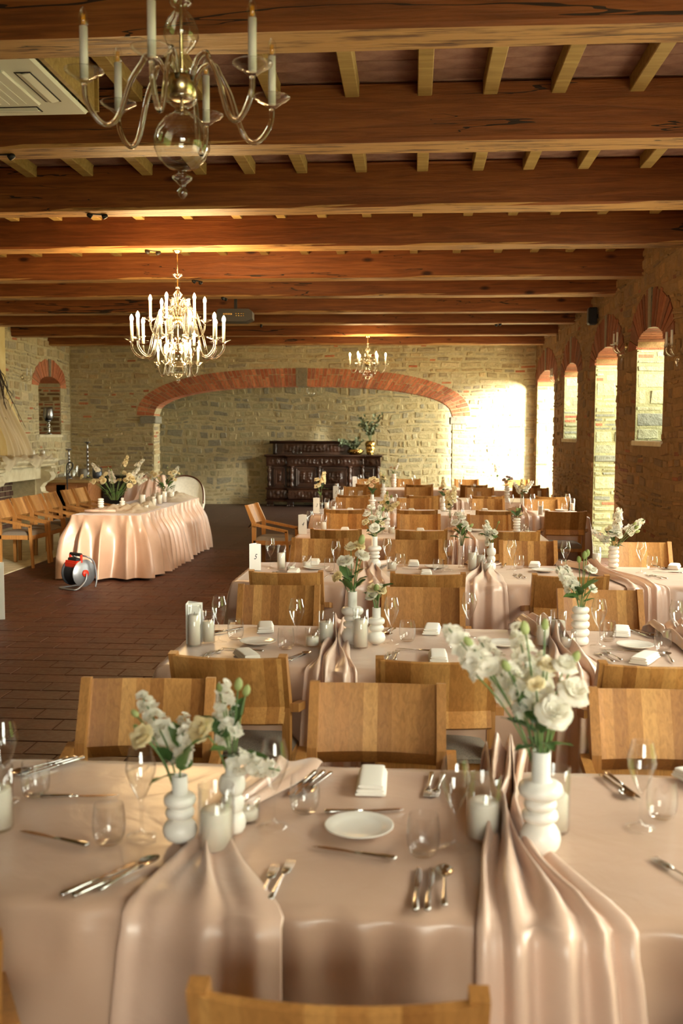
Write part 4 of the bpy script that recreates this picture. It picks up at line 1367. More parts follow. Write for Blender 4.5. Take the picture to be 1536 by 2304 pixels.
# ------------------------------------------------------------------ vases and flowers
VP = {}
def ringprof(parts):
    """list of (kind, r, h): stacked rings ('o') and straight necks ('n')"""
    pr, z = [(0, 0)], 0
    for kind, r, h in parts:
        if kind == 'o':
            for k in range(7):
                a = -PI / 2 + PI * k / 6
                pr.append((r * (.58 + .42 * math.cos(a)), z + h / 2 + h / 2 * math.sin(a)))
        elif kind == 'b':
            for k in range(9):
                a = -PI / 2 + PI * k / 8
                pr.append((max(.02, r * math.cos(a) ** .7 if math.cos(a) > 0 else .02) if k < 7 else r * (.55 if k == 7 else .42), z + h / 2 + h / 2 * math.sin(a)))
        else:
            pr += [(r, z), (r, z + h)]
        z += h
    rt = pr[-1][0]
    pr += [(rt - .003, z), (rt - .004, z - .05)]
    s = 1.0 / z
    return [(r, zz * s) for r, zz in pr], z
def vase_prof(kind, h):
    if kind == 'big':
        p, z = ringprof([('b', .052, .085), ('o', .045, .03), ('o', .041, .03), ('o', .056, .042), ('n', .023, .075)])
    elif kind == 'ring':
        p, z = ringprof([('b', .044, .06), ('o', .037, .03), ('o', .041, .034), ('n', .02, .045)])
    elif kind == 'stack':
        p, z = ringprof([('o', .043, .042), ('o', .045, .04), ('o', .045, .038), ('o', .044, .036), ('o', .042, .034)])
    else:
        p, z = ringprof([('o', .036, .055), ('o', .032, .045), ('o', .035, .055), ('n', .017, .035)])
    k = h / z
    return [(r * (.55 + .45 * k), zz * h) for r, zz in p]
def vase(kind, x, y, z, h, label, group):
    if kind == 'tube':
        o = MB().lathe([(0, .012), (.02, .01), (.0225, .0), (.024, .004), (.0235, h), (.021, h), (.0205, .02), (0, .018)], 20, cap=False).build('glass_tube_vase', 'clear_glass')
    else:
        o = MB().lathe(vase_prof(kind, h), 32, cap=False).build('ribbed_vase', 'white_ceramic')
    o.location = (x, y, z)
    tag(o, label, 'vase', group)
    return o
# flower parts (shared meshes)
def rose_mesh(mat, name, openness=1.0, seed=0):
    rng = random.Random(seed)
    mb = MB()
    def petal(a0, tilt, w, l, r0):
        def fn(i, j):
            s = 2 * i - 1
            ang = a0 + s * w
            rr = r0 + l * (.25 + .75 * math.sin(tilt)) * j ** .8 * (1 - .18 * s * s)
            zz = l * math.cos(tilt) * math.sin(j * 1.75) * (1 - .2 * s * s) + .004 * math.sin(s * 4 + a0 * 3) * j - (.012 * openness * (j ** 3) if tilt > .7 else 0)
            return (rr * math.cos(ang), rr * math.sin(ang), zz)
        mb.grid(fn, 6, 5)
    for ring, (n, tilt, w, l, r0) in enumerate([(3, .12, 1.2, .026, .002), (4, .35, .95, .028, .005), (5, .6, .8, .03, .007), (6, .95, .72, .031, .008)]):
        if openness < .5 and ring == 3: continue
        for k in range(n):
            petal(2 * PI * k / n + ring * .7 + rng.uniform(-.15, .15), tilt * (.55 + .5 * openness) + rng.uniform(-.06, .06), w, l * rng.uniform(.9, 1.1), r0)
    return mb.mesh(name, mat)
FM = {
    'rose': [rose_mesh('petal_white', 'rose', 1.0, 1), rose_mesh('petal_white', 'rose', .7, 2)],
    'cream': [rose_mesh('petal_cream', 'rose', .9, 3), rose_mesh('petal_cream', 'rose', .6, 4)],
    'peach': [rose_mesh('petal_peach', 'rose', .8, 5)],
    'lilac': [rose_mesh('petal_lilac', 'rose', .9, 9)],
}
def bud_mesh():
    mb = MB()
    mb.lathe([(0, 0), (.007, .004), (.0105, .013), (.009, .024), (.004, .031), (0, .033)], 9, cap=False)
    return mb.mesh('bud', 'bud_green')
FM['bud'] = [bud_mesh()]
def spike_mesh(seed, mat, n=26, L=.15, r0=.026):
    """stock / delphinium spike: ruffled florets round a stem"""
    rng = random.Random(seed)
    mb = MB()
    for k in range(n):
        f = k / n
        a = k * 2.4
        z = L * f
        r = r0 * (1.0 - .62 * f) * rng.uniform(.75, 1.2)
        z += rng.uniform(-.006, .006)
        c = Vector((r * math.cos(a), r * math.sin(a), z))
        d = Vector((math.cos(a), math.sin(a), .45)).normalized()
        s = (.0225 * (1.1 - .50 * f)) * rng.uniform(.8, 1.2)
        ux = d.orthogonal().normalized(); uy = d.cross(ux)
        m = 10
        vs = [c - d * s * .3]
        for ring, (rr, hh) in enumerate(((.55, .25), (1.0, .42 + .0))):
            for i in range(m):
                b = 2 * PI * i / m
                wob = 1 + .16 * math.sin(5 * b + k) * ring
                vs.append(c + (ux * math.cos(b) + uy * math.sin(b)) * s * rr * wob + d * s * (hh + .16 * math.sin(5 * b + k * 2) * ring))
        fs = [(0, 1 + i, 1 + (i + 1) % m) for i in range(m)] + [(1 + i, 1 + m + i, 1 + m + (i + 1) % m, 1 + (i + 1) % m) for i in range(m)]
        mb.add(vs, fs, None, True)
        e = c + d * s * .25                       # inner petals
        vs = [e - d * s * .2] + [e + (ux * math.cos(2 * PI * i / 6 + .5) + uy * math.sin(2 * PI * i / 6 + .5)) * s * .5 + d * s * (.35 + .12 * (i % 2)) for i in range(6)]
        mb.add(vs, [(0, 1 + i, 1 + (i + 1) % 6) for i in range(6)], None, True)
    return mb.mesh('flower_spike', mat)
FM['spike'] = [spike_mesh(1, 'petal_white', 19, .14, .023), spike_mesh(2, 'petal_white', 23, .165, .024)]
FM['spike_cream'] = [spike_mesh(3, 'petal_cream', 19, .14, .023)]
def leaf_mesh(name, mat, l=.075, w=.02, curl=.4):
    def fn(i, j):
        s = 2 * i - 1
        ww = w * math.sin(PI * min(1, .04 + .96 * j)) ** .75
        return (ww * s, l * j, -.3 * curl * l * j * j + .25 * ww * s * s + .002 * math.sin(j * 12) * s)
    return MB().grid(fn, 4, 7).mesh(name, mat)
FM['leaf'] = [leaf_mesh('leaf', 'leaf_green', .08, .021, .5), leaf_mesh('leaf', 'leaf_green', .065, .015, .9)]
FM['silver'] = [leaf_mesh('leaf', 'silver_leaf', .05, .014, .4)]
def bouquet(name, base, stems, seed, label, group=None, nleaf=8, leafset='leaf', neck=.015):
    """base: mouth of the vase; stems: (kind, dx, dy, dz, scale)"""
    rng = random.Random(seed)
    root = empty(name, base, 0, label, 'flowers', group)
    for kind, dx, dy, dz, sc in stems:
        tip = Vector((dx, dy, dz))
        st = Vector((max(-neck, min(neck, dx * .12)), max(-neck, min(neck, dy * .12)), -.05))
        mid = Vector((dx * .35, dy * .35, dz * .5))
        path = []
        for i in range(7):
            f = i / 6
            path.append(st * (1 - f) ** 2 + mid * 2 * f * (1 - f) + tip * f * f)
        ext = []
        d = (tip - mid).normalized()
        if kind.startswith('spike'):
            ext = [tip + d * .14 * sc]
        MB().tube(path + ext, .0024, 5).build('stem', 'stem_green', root)
        me = rng.choice(FM[kind])
        o = link({'rose': 'rose', 'cream': 'rose', 'peach': 'rose', 'lilac': 'rose', 'bud': 'bud'}.get(kind, 'flower_spike'), me, root)
        if not kind.startswith('spike'):
            d = (d + Vector((0, -.45, .15))).normalized() if kind != 'bud' else d
        o.rotation_mode = 'QUATERNION'
        qn = Vector((0, 0, 1)).rotation_difference(d)
        o.rotation_quaternion = qn @ Matrix.Rotation(rng.uniform(0, 6.28), 3, 'Z').to_quaternion()
        o.location = tip - d * (.008 * sc)
        o.scale = (sc,) * 3
    for k in range(nleaf):
        a = 2 * PI * k / max(1, nleaf) + rng.uniform(-.4, .4)
        z = rng.uniform(.0, .09)
        o = link('leaf', rng.choice(FM[leafset]), root, (neck * .8 * math.cos(a), neck * .8 * math.sin(a), z), (rng.uniform(.1, 1.1), rng.uniform(-.4, .4), a - PI / 2), rng.uniform(.8, 1.35))
    return root
def auto_stems(seed, spread, h, roses=0, spikes=0, buds=0, kind='rose', sk='spike', rs=1.0, ss=1.0):
    rng = random.Random(seed)
    out = []
    for k in range(roses):
        a = rng.uniform(0, 6.28) + k * 2.4
        r = spread * rng.uniform(.35, 1)
        out.append((kind, r * math.cos(a), r * math.sin(a), h * rng.uniform(.42, .85), rs * rng.uniform(.85, 1.1)))
    for k in range(spikes):
        a = rng.uniform(0, 6.28) + k * 2.1
        r = spread * rng.uniform(.4, 1)
        out.append((sk, r * math.cos(a), r * math.sin(a), h * rng.uniform(.45, .75), ss * rng.uniform(.85, 1.15)))
    for k in range(buds):
        a = rng.uniform(0, 6.28)
        r = spread * rng.uniform(.5, 1.2)
        out.append(('bud', r * math.cos(a), r * math.sin(a), h * rng.uniform(.6, 1.1), rng.uniform(.7, 1.1)))
    return out
BQ = {   # (table, index from the left): flowers and a few words on them
    (7, 0): ([('spike', -.055, .05, .085, 1.0), ('spike', -.01, .06, .04, .85), ('cream', -.085, -.02, .10, 1.15), ('bud', -.12, .04, .14, .8), ('bud', -.11, .02, .11, .7), ('spike', .0, .01, .03, .6)], 6, 'white stock and one cream carnation'),
    (7, 1): ([('spike', -.01, .02, .06, .9), ('spike', .02, -.01, .0, .9), ('cream', -.075, -.02, .085, 1.1), ('bud', .01, .04, .18, 1.1), ('bud', .03, .04, .165, 1.0), ('bud', -.04, .05, .17, .8), ('spike', -.02, .03, .04, .6)], 5, 'white stock with green buds'),
    (7, 2): ([('spike', -.13, .08, .175, 1.15), ('spike', -.07, .10, .13, 1.15), ('spike', -.02, .10, .145, 1.05), ('spike', -.03, .03, .09, .95), ('spike', .01, .07, .10, .9), ('rose', .02, -.06, .115, 1.3), ('rose', .07, -.02, .155, 1.25), ('rose', .055, .02, .21, 1.0),
              ('rose', .0, .0, .15, .9), ('cream', -.02, -.03, .17, .75), ('cream', .015, .03, .20, .9), ('bud', .08, .03, .22, 1.0), ('bud', -.17, .1, .24, 1.0), ('bud', -.16, .08, .17, 1.0), ('bud', -.03, .12, .27, 1.2), ('bud', -.08, .05, .19, 1.0), ('bud', .02, .13, .28, 1.0)], 12, 'tall white stock and open lisianthus'),
    (6, 0): ([('rose', -.035, -.02, .15, 1.25), ('rose', .05, .0, .18, 1.1), ('cream', -.01, .02, .21, 1.1), ('cream', -.07, -.01, .07, 1.0), ('bud', .04, .03, .24, 1.6), ('cream', .03, .03, .22, 1.0)], 9, 'cream lisianthus over a tall neck'),
    (6, 1): ([('rose', -.025, -.01, .06, 1.0), ('cream', -.02, .01, .09, .95), ('cream', .02, -.01, .085, 1.0), ('bud', .0, -.02, .09, 1.3), ('rose', .015, .02, .095, .9)], 7, 'small bunch of greenish white blooms'),
    (6, 2): ([('spike', -.04, .0, .08, 1.0), ('spike', -.03, .04, .1, .8), ('rose', .045, .0, .18, 1.0), ('bud', .015, .02, .24, 1.3), ('bud', .03, .03, .25, 1.2), ('bud', -.01, .02, .22, 1.1), ('rose', .055, .0, .09, .8)], 11, 'white stock with dark leaves and tall buds'),
    (5, 0): ([('rose', -.06, 0, .17, 1.05), ('rose', -.03, .02, .22, 1.0), ('cream', -.07, -.02, .11, .9), ('rose', .0, -.05, .07, 1.3), ('cream', .05, .0, .1, 1.0), ('spike', .02, .03, .12, .9), ('rose', -.02, 0, .14, 1.0), ('bud', .06, .02, .2, 1.2)], 10, 'creamy white roses in a loose fan'),
    (5, 1): ([('rose', -.05, 0, .13, 1.05), ('rose', .0, .01, .17, 1.0), ('rose', .02, -.02, .12, 1.1), ('rose', -.03, .02, .19, .95), ('rose', .05, .0, .08, .9), ('bud', .07, .01, .1, 1.2)], 8, 'round white lisianthus on long stems'),
    (5, 2): ([('spike', -.01, .0, .03, .75), ('rose', .02, -.02, .08, .9), ('rose', -.02, .0, .06, 1.0), ('spike', -.015, .02, .08, .7), ('rose', -.03, -.01, -.0, .8), ('bud', .05, .0, .15, .8)], 5, 'white snapdragons in a compact bunch'),
    (5, 3): ([('spike', .11, .02, .11, 1.15), ('spike', .02, .03, .12, 1.15), ('spike', -.05, .0, .04, .9), ('rose', -.02, -.02, .1, 1.1), ('rose', .03, -.03, .09, 1.0), ('cream', -.04, .0, .13, 1.0), ('bud', .16, .0, .14, 1.3), ('bud', .17, .0, .11, 1.2), ('bud', .15, .0, .17, 1.0)], 9, 'bright white delphinium leaning right'),
    (4, 0): ([('spike_cream', -.0, .0, .05, 1.1), ('spike_cream', .03, .0, .03, 1.0), ('bud', .05, .0, .16, 1.2), ('cream', -.04, .0, .1, 1.0), ('bud', .01, .0, .2, 1.2)], 5, 'pale green and cream florets'),
    (4, 1): ([('spike_cream', -.01, .0, .08, 1.2), ('spike_cream', .02, .0, .14, 1.1), ('cream', -.03, .0, .1, .9)], 4, 'yellowish stock in a glass tube'),
    (4, 2): ([('bud', .0, .0, .08, 1.3), ('cream', .03, .0, .05, .9)], 5, 'a few green leaves and one pale bloom'),
    (3, 0): ([('spike_cream', .02, .0, .16, 1.1), ('cream', -.05, .0, .2, 1.1), ('cream', -.04, .0, .12, 1.4)], 5, 'cream stock and carnations'),
    (3, 1): ([('cream', -.06, 0, .16, 1.2), ('cream', -.02, 0, .2, 1.2), ('peach', .03, .0, .17, 1.2), ('peach', -.01, -.03, .12, 1.2), ('cream', .06, 0, .19, 1.1), ('cream', .02, .03, .22, 1.0)], 9, 'cream and peach roses in a dome'),
    (3, 2): ([('peach', -.03, 0, .1, 1.1), ('cream', .01, 0, .13, 1.1), ('spike_cream', .0, .0, .14, .9), ('peach', .02, -.01, .07, 1.0)], 5, 'peach roses under a single tall spike'),
    (3, 3): ([('spike', -.03, 0, .05, 1.1), ('spike', .03, .0, .05, 1.1), ('cream', .0, -.02, .1, 1.0), ('spike_cream', .0, .02, .1, .9)], 6, 'full white stock over a glass tube'),
    (2, 0): ([('cream', .0, 0, .1, 1.2), ('cream', .03, .0, .06, 1.0), ('bud', .0, .0, .13, 1.2), ('spike_cream', -.02, .0, .08, .8)], 6, 'cream roses on a tall ribbed neck'),
    (2, 1): ([('lilac', -.05, 0, .1, 1.2), ('lilac', .02, .0, .14, 1.2), ('lilac', .07, .0, .12, 1.1), ('peach', -.02, -.03, .07, 1.1), ('lilac', .0, .03, .15, 1.0)], 7, 'dusky pink roses in a round bunch'),
    (1, 0): ([('peach', -.05, 0, .12, .9), ('peach', .02, .0, .1, 1.0), ('spike', .04, .0, .1, .8)], 4, 'sparse peach flowers'),
    (1, 1): ([('spike', -.02, 0, .12, .9), ('bud', .03, .0, .2, 1.0)], 4, 'thin green sprig'),
}
VD = {'big': 'ribbed white vase with a narrow neck', 'ring': 'small ribbed white vase', 'stack': 'white vase of stacked rings', 'bubble': 'slim bubbled white vase', 'tube': 'slender clear glass tube vase'}
for t, d in ITEMS.items():
    for i, e in enumerate(by_x(d.get('vase', []))):
        kind, h = e[2], e[3]
        vase(kind, e[0], e[1], TZ + TOP, h, '%s, %s from the left on %s' % (VD[kind], ORD[i], TNAME[t]), 'vases on ' + TNAME[t])
        st, nl, words = BQ[(t, i)]
        bouquet('flower_bouquet', (e[0], e[1], TZ + TOP + h), st, t * 10 + i, '%s in a vase on %s' % (words, TNAME[t]), 'bouquets on the dining tables', nl)

# ------------------------------------------------------------------ chandeliers
def arm_path(r0, z0, R_, zt, dip, rise):
    return [(r0, z0), (r0 + .03, z0 + rise * .8), (r0 + .07, z0 + rise), (r0 + (R_ - r0) * .32, z0 + rise * .6), (r0 + (R_ - r0) * .46, z0 - (z0 - zt) * .5 - .0),
            (r0 + (R_ - r0) * .60, zt - dip * .72), (r0 + (R_ - r0) * .74, zt - dip), (r0 + (R_ - r0) * .88, zt - dip * .82), (R_ - .004, zt - dip * .4), (R_, zt)]
def spline(P, k=4):
    P = [Vector(p) for p in P]
    out = []
    for i in range(len(P) - 1):
        a, b, c, d = P[max(0, i - 1)], P[i], P[i + 1], P[min(len(P) - 1, i + 2)]
        for j in range(k):
            t = j / k
            out.append(.5 * ((2 * b) + (c - a) * t + (2 * a - 5 * b + 4 * c - d) * t * t + (3 * b - a - 3 * c + d) * t ** 3))
    out.append(P[-1])
    return out
def chandelier(x, y, zb, ztop, tiers, col, lit, label, hub, k=1.0, watt=None, canopy=True):
    """zb: tip of the finial; col: column profile from the finial up (r, dz); tiers: (n, radius, z tray, phase, candle height, z root)"""
    root = empty('chandelier', (x, y, zb), 0, label, 'chandelier')
    MB().lathe(col, 24, cap=False).build('glass_column', 'chandelier_glass', root)
    top = max(z for r, z in col)
    MB().tube([(0, 0, .30 * k), (0, 0, top)], .006, 8).tube([(0, 0, top - .01), (0, 0, ztop - zb - .012)], .004, 6).build('hanging_rod', 'brass', root)
    if canopy:
        MB().lathe([(.0, -.035), (.02, -.03), (.045, -.012), (.05, 0)], 16, o=(0, 0, ztop - zb)).build('ceiling_rose', 'brass', root)
    MB().lathe([(.0, 0), (.035, 0), (.05, .01), (.052, .06), (.046, .075), (.0, .08)], 20, o=(0, 0, hub)).build('brass_hub', 'brass', root)
    for n, Rr, zt, ph, ch, z0, sc in tiers:
        am = MB().tube([Vector((p.x, 0, p.z)) for p in spline([(a, 0, b) for a, b in arm_path(.045, z0, Rr, zt, .125 * sc, .075 * sc)])], .0095 * sc, 10, up=(0, 1, 0)).mesh('glass_arm', 'rod_glass')
        dm = MB().lathe([(.012 * sc, 0), (.02 * sc, .006), (.034 * sc, .018), (.05 * sc, .026), (.064 * sc, .036), (.066 * sc, .04), (.06 * sc, .037), (.046 * sc, .03), (.02 * sc, .016), (.0, .014)], 20, cap=False).mesh('drip_pan', 'chandelier_glass')
        sm = MB().lathe([(.0, 0), (.0135 * sc, 0), (.0135 * sc, ch), (.0, ch)], 14, cap=False).mesh('candle_sleeve', 'sleeve')
        bp = [(.009 * sc, 0), (.0125 * sc, .004), (.0165 * sc, .02), (.0165 * sc, .028), (.012 * sc, .046), (.006 * sc, .058), (.0, .066)]
        bm = MB().lathe(bp, 14, cap=False).mesh('candle_bulb', 'lit_bulb' if lit else 'clear_glass')
        fm = None
        if not lit:
            f_ = MB()
            for q2 in range(4):
                a = PI / 2 * q2
                f_.tube([(.005 * math.cos(a), .005 * math.sin(a), .008), (.005 * math.cos(a), .005 * math.sin(a), .04)], .0013, 5)
            fm = f_.mesh('filament', 'filament')
        for i in range(n):
            a = ph + 2 * PI * i / n
            link('glass_arm', am, root, None, (0, 0, a))
            px, py = Rr * math.cos(a), Rr * math.sin(a)
            link('drip_pan', dm, root, (px, py, zt))
            link('candle_sleeve', sm, root, (px, py, zt + .014))
            b = link('candle_bulb', bm, root, (px, py, zt + .014 + ch))
            if fm: link('filament', fm, b)
            if lit:
                ld = bpy.data.lights.new('bulb_light', 'POINT')
                ld.energy = watt
                ld.color = (1.0, .64, .28)
                ld.shadow_soft_size = .045
                lo = bpy.data.objects.new('bulb_light', ld)
                COL.objects.link(lo)
                lo.parent = root
                lo.location = (px * 1.05, py * 1.05, zt + .09 + ch)
    return root
COLA = [(0, 0), (.006, .004), (.016, .018), (.018, .03), (.008, .04), (.012, .05), (.033, .068), (.036, .075), (.02, .084), (.012, .09), (.016, .1), (.05, .108), (.08, .135), (.095, .17), (.097, .2), (.085, .24), (.055, .275), (.028, .29), (.02, .3),
        (.03, .31), (.052, .325), (.056, .345), (.03, .42), (.05, .44), (.03, .46), (.018, .475), (.024, .49), (.045, .51), (.06, .54), (.06, .565), (.045, .6), (.024, .625), (.018, .635), (.034, .645), (.042, .66), (.03, .675), (.018, .69), (.02, .72), (.03, .74), (.014, .76), (.012, .95)]
chandelier(-.80, 3.45, 2.585, CZ, [(6, .325, .345, R(-93), .165, .39, 1.0)], COLA, False, 'unlit clear glass chandelier with six white candle bulbs, large at the top left', .335)
COLB = [(0, 0), (.008, .01), (.018, .03), (.008, .045), (.03, .06), (.07, .09), (.075, .12), (.05, .16), (.05, .17), (.1, .2), (.125, .25), (.12, .31), (.07, .36), (.03, .39), (.05, .41), (.07, .45), (.05, .52), (.06, .56), (.04, .6), (.05, .64), (.03, .68), (.02, .7),
        (.05, .73), (.06, .77), (.04, .82), (.02, .84), (.045, .88), (.02, .91), (.025, .94), (.035, .98), (.02, 1.02), (.02, 1.04), (.05, 1.06), (.055, 1.08), (.01, 1.085)]
chandelier(-2.36, 9.93, 2.285, BZ, [(10, .455, .40, R(10), .20, .66, 1.15), (6, .27, .60, R(20), .19, .76, 1.0), (6, .2, .175, R(5), .12, .34, .8)], COLB, True, 'large lit glass chandelier with three tiers of glowing candle bulbs', .6, watt=BULB_W)
COLC = [(r, z * .97) for r, z in COLA]
chandelier(-.86, 18.62, 2.70, BZ, [(6, .33, .345, R(0), .165, .39, 1.0)], COLC, True, 'small lit six-arm chandelier hanging before the brick arch', .335, watt=BULB_W)
chandelier(-2.42, 23.6, 2.56, BZ, [(6, .3, .30, R(15), .16, .36, 1.0)], COLC, False, 'unlit glass chandelier behind the arch above the sideboard', .335)
chandelier(-5.22, 23.6, 2.74, BZ, [(6, .3, .30, R(40), .16, .36, 1.0)], COLC, False, 'unlit glass chandelier behind the arch at its dark left end', .335)

def sconce(x, y, z, nx, label):
    root = empty('wall_sconce', (x, y, z), 0, label, 'wall lamp', 'crystal wall sconces')
    s = nx
    MB().lathe([(0, 0), (.045, 0), (.05, .01), (.02, .02), (0, .022)], 16, mat=Matrix.Rotation(R(90) * s, 4, 'Y')).build('wall_plate', 'brass', root)
    for b in (-1, 1):
        P = spline([(0, 0, 0), (s * .05, b * .02, -.05), (s * .1, b * .06, -.07), (s * .14, b * .1, -.03), (s * .14, b * .1, .02)])
        MB().tube(P, .008, 8).build('glass_arm', 'rod_glass', root)
        MB().lathe([(.01, .02), (.03, .03), (.05, .042), (.03, .037), (0, .03)], 16, o=(s * .14, b * .1, 0), cap=False).build('drip_pan', 'chandelier_glass', root)
        MB().lathe([(0, .03), (.012, .03), (.012, .17), (0, .17)], 12, o=(s * .14, b * .1, 0), cap=False).build('candle_sleeve', 'sleeve', root)
        MB().lathe([(.008, .17), (.015, .19), (.013, .21), (0, .235)], 12, o=(s * .14, b * .1, 0), cap=False).build('candle_bulb', 'clear_glass', root)
    MB().lathe([(0, -.2), (.012, -.185), (.022, -.16), (.01, -.14), (.03, -.1), (.012, -.06), (0, -.04)], 12, o=(s * .06, 0, 0), cap=False).build('crystal_drop', 'chandelier_glass', root)
sconce(RW, 12.55, 2.86, -1, 'two-candle crystal sconce on the right wall above the middle doorway jamb')
sconce(RW, 18.25, 2.80, -1, 'two-candle crystal sconce on the right wall beside the farthest doorway')
sconce(RW, 9.95, 2.62, -1, 'two-candle crystal sconce on the right wall, nearest to us')
sconce(LW, 19.0, 2.86, 1, 'two-candle crystal sconce on the left wall beside the brick niche')

# ------------------------------------------------------------------ ceiling fixtures
ac = empty('ceiling_air_conditioner', (-2.405, 5.44, 3.655), 0, 'white square cassette air conditioner set between two ceiling beams', 'air conditioner')
MB().box((-.475, -.475, 0), (.475, .475, .03), bev=.012).build('fascia', 'white_plastic', ac)
MB().box((-.43, -.43, .03), (.43, .43, .28)).build('housing', 'white_plastic', ac)
g = MB().box((-.27, -.27, -.012), (.27, .27, .004), bev=.01).build('intake_grille', 'white_plastic', ac)
for k in range(9):
    MB().box((-.22 + .05 * k, -.23, -.0145), (-.2 + .05 * k, .23, -.0115)).build('grille_slot', 'white_plastic', g)
for k in range(4):
    a = PI / 2 * k
    m_ = Matrix.Rotation(a, 4, 'Z')
    MB().box((-.23, .31, -.003), (.23, .40, .004), mat=m_).build('outlet_slot', 'dark_slot', ac)
    mb = MB()
    mb.prism([(.315, -.002), (.35, -.013), (.393, -.004), (.39, 0), (.35, -.006), (.318, .002)], 'x', -.22, .22, mat=m_)
    mb.build('louvre', 'white_plastic', ac)
bx = empty('timber_frame', (-2.405, 5.44, 3.68), 0, 'brown timber boards framing the air conditioner below the joists', 'frame')
for k in range(4):
    MB().box((-.53, .485, 0), (.53, .51, .27), mat=Matrix.Rotation(PI / 2 * k, 4, 'Z')).build('board', 'joist_pine', bx)
pj_ = empty('video_projector', (-2.54, 14.2, 3.46), R(4), 'dark grey projector hanging from the ceiling on a short pole', 'projector')
MB().prism([(-.25, -.07), (-.2, -.1), (.16, -.1), (.25, -.06), (.25, .04), (.2, .075), (-.22, .075), (-.25, .05)], 'y', -.16, .16).build('body', 'grey_plastic', pj_)
MB().box((-.02, -.02, .07), (.02, .02, .5)).box((-.09, -.06, .073), (.09, .06, .085)).build('ceiling_pole', 'black_iron', pj_)
mb = MB()
for k in range(6):
    mb.box((-.16 + .022 * k, -.166, -.01), (-.145 + .022 * k, -.158, .012))
for k in range(4):
    for j in range(2):
        mb.lathe([(.0, 0), (.011, 0), (.011, .006), (0, .006)], 10, mat=Matrix.Translation((.02 + .035 * k, -.159, -.02 + .03 * j)) @ Matrix.Rotation(R(90), 4, 'X'))
mb.build('connector_panel', 'gold', pj_)
mb = MB(); mb.lathe([(.0, 0), (.05, 0), (.05, .03), (.04, .032), (0, .03)], 18, mat=Matrix.Translation((.1, .155, .0)) @ Matrix.Rotation(R(-90), 4, 'X')); mb.build('lens', 'black_lacquer', pj_)
for i, (x, y) in enumerate([(-2.70, 6.5), (-2.64, 8.28), (-2.61, 9.94), (-2.59, 11.9), (-2.55, 13.4), (-2.56, 16.72), (1.37, 16.72)]):
    c_ = empty('beam_spotlight', (x, y, BZ + .006), R(20 * i), 'small black spotlight clipped under a beam, %s from the front' % ORD[i], 'spotlight', 'black spotlights under the beams')
    MB().box((-.05, -.012, -.014), (.05, .012, 0), bev=.003).build('bracket', 'black_iron', c_)
    for s in (-1, 1):
        MB().lathe([(0, 0), (.018, 0), (.02, .006), (.02, .035), (.012, .045), (0, .045)], 12, mat=Matrix.Translation((s * .042, 0, -.032)) @ Matrix.Rotation(R(60) * s, 4, 'Y')).build('lamp_head', 'black_iron', c_)
sp = empty('wall_speaker', (RW - .06, 14.5, 3.46), 0, 'small dark box fixed high on the right stone wall under the beams', 'speaker')
MB().box((-.09, -.07, -.12), (.03, .07, .12), bev=.012).build('cabinet', 'black_iron', sp)
MB().box((-.098, -.055, -.10), (-.088, .055, .10), bev=.004).build('grille', 'grey_plastic', sp)
MB().box((.03, -.02, -.03), (.075, .02, .03)).build('bracket', 'black_iron', sp)

# ------------------------------------------------------------------ fireplace on the left wall
fp = empty('stone_fireplace', (LW, 17.3, 0), 0, 'pale stone fireplace with scrolled supports and a tapering plaster hood', 'fireplace')
Y0, Y1, PX = -1.35, 1.3, .84
for yy in (Y0 + .03, Y1 - .27):
    prof = [(0, 0), (.66, 0), (.66, .52), (.72, .56), (.72, .62), (.60, .68), (.58, .76), (.64, .84), (.76, .90), (.80, .97), (.76, 1.05), (.66, 1.08), (.80, 1.12), (.80, 1.16), (0, 1.16)]
    MB().prism(prof, 'y', yy, yy + .24).build('scrolled_jamb', 'limestone', fp)
    MB().box((.58, yy - .02, 0), (.70, yy + .26, .12), bev=.01).build('plinth', 'limestone', fp)
MB().box((0, Y0 + .25, .92), (.60, Y1 - .25, 1.16), bev=.01).build('lintel', 'limestone', fp)
prof = [(0, 1.16), (.76, 1.16), (.78, 1.18), (.76, 1.20), (.82, 1.24), (.84, 1.26), (.84, 1.30), (.80, 1.31), (0, 1.31)]
MB().prism(prof, 'y', Y0, Y1).build('mantel_shelf', 'limestone', fp)
mb = MB()
hb = [(0, Y0 + .2), (.56, Y0 + .2), (.56, Y1 - .42), (0, Y1 - .42)]
hm = [(0, Y0 + .62), (.18, Y0 + .62), (.18, Y1 - .80), (0, Y1 - .80)]
lv = [[(x, y, 1.31) for x, y in hb], [(x, y, 2.55) for x, y in hm], [(x, y, CZ - .1) for x, y in hm]]
vs = [p for l_ in lv for p in l_]
fs = [(k * 4 + i, k * 4 + i + 1, k * 4 + 4 + i + 1, k * 4 + 4 + i) for k in range(2) for i in range(3)]
mb.add(vs, fs + [(0, 3, 2, 1), (8, 9, 10, 11), (3, 0, 4, 7), (7, 4, 8, 11)])
mb.build('plaster_hood', 'plaster', fp)
mb = MB().box((.0, Y0 + .27, 0), (.06, Y1 - .27, .92)).box((0, Y0 + .27, 0), (.5, Y0 + .33, .92)).box((0, Y1 - .33, 0), (.5, Y1 - .27, .92))
mb.build('firebox', 'mortar', fp)
rng = random.Random(77)
for r_ in range(9):
    y = Y0 + .33 + (0 if r_ % 2 else -.1)
    while y < Y1 - .4:
        a, b = max(y, Y0 + .34), min(y + .21, Y1 - .34)
        if b - a > .04:
            MB().box((.05, a + .005, .1 * r_ + .006), (.075 + rng.uniform(0, .008), b - .005, .1 * r_ + .094), bev=.004).build('firebrick', 'soot_brick', fp)
        y += .215
def cloth_blob(name, mat, fn, nu, nv, label, cat, loc=(0, 0, 0), thick=0.0):
    o = MB().grid(fn, nu, nv).build(name, mat)
    o.location = loc
    if thick:
        md = o.modifiers.new('thickness', 'SOLIDIFY'); md.thickness = thick
    return tag(o, label, cat)
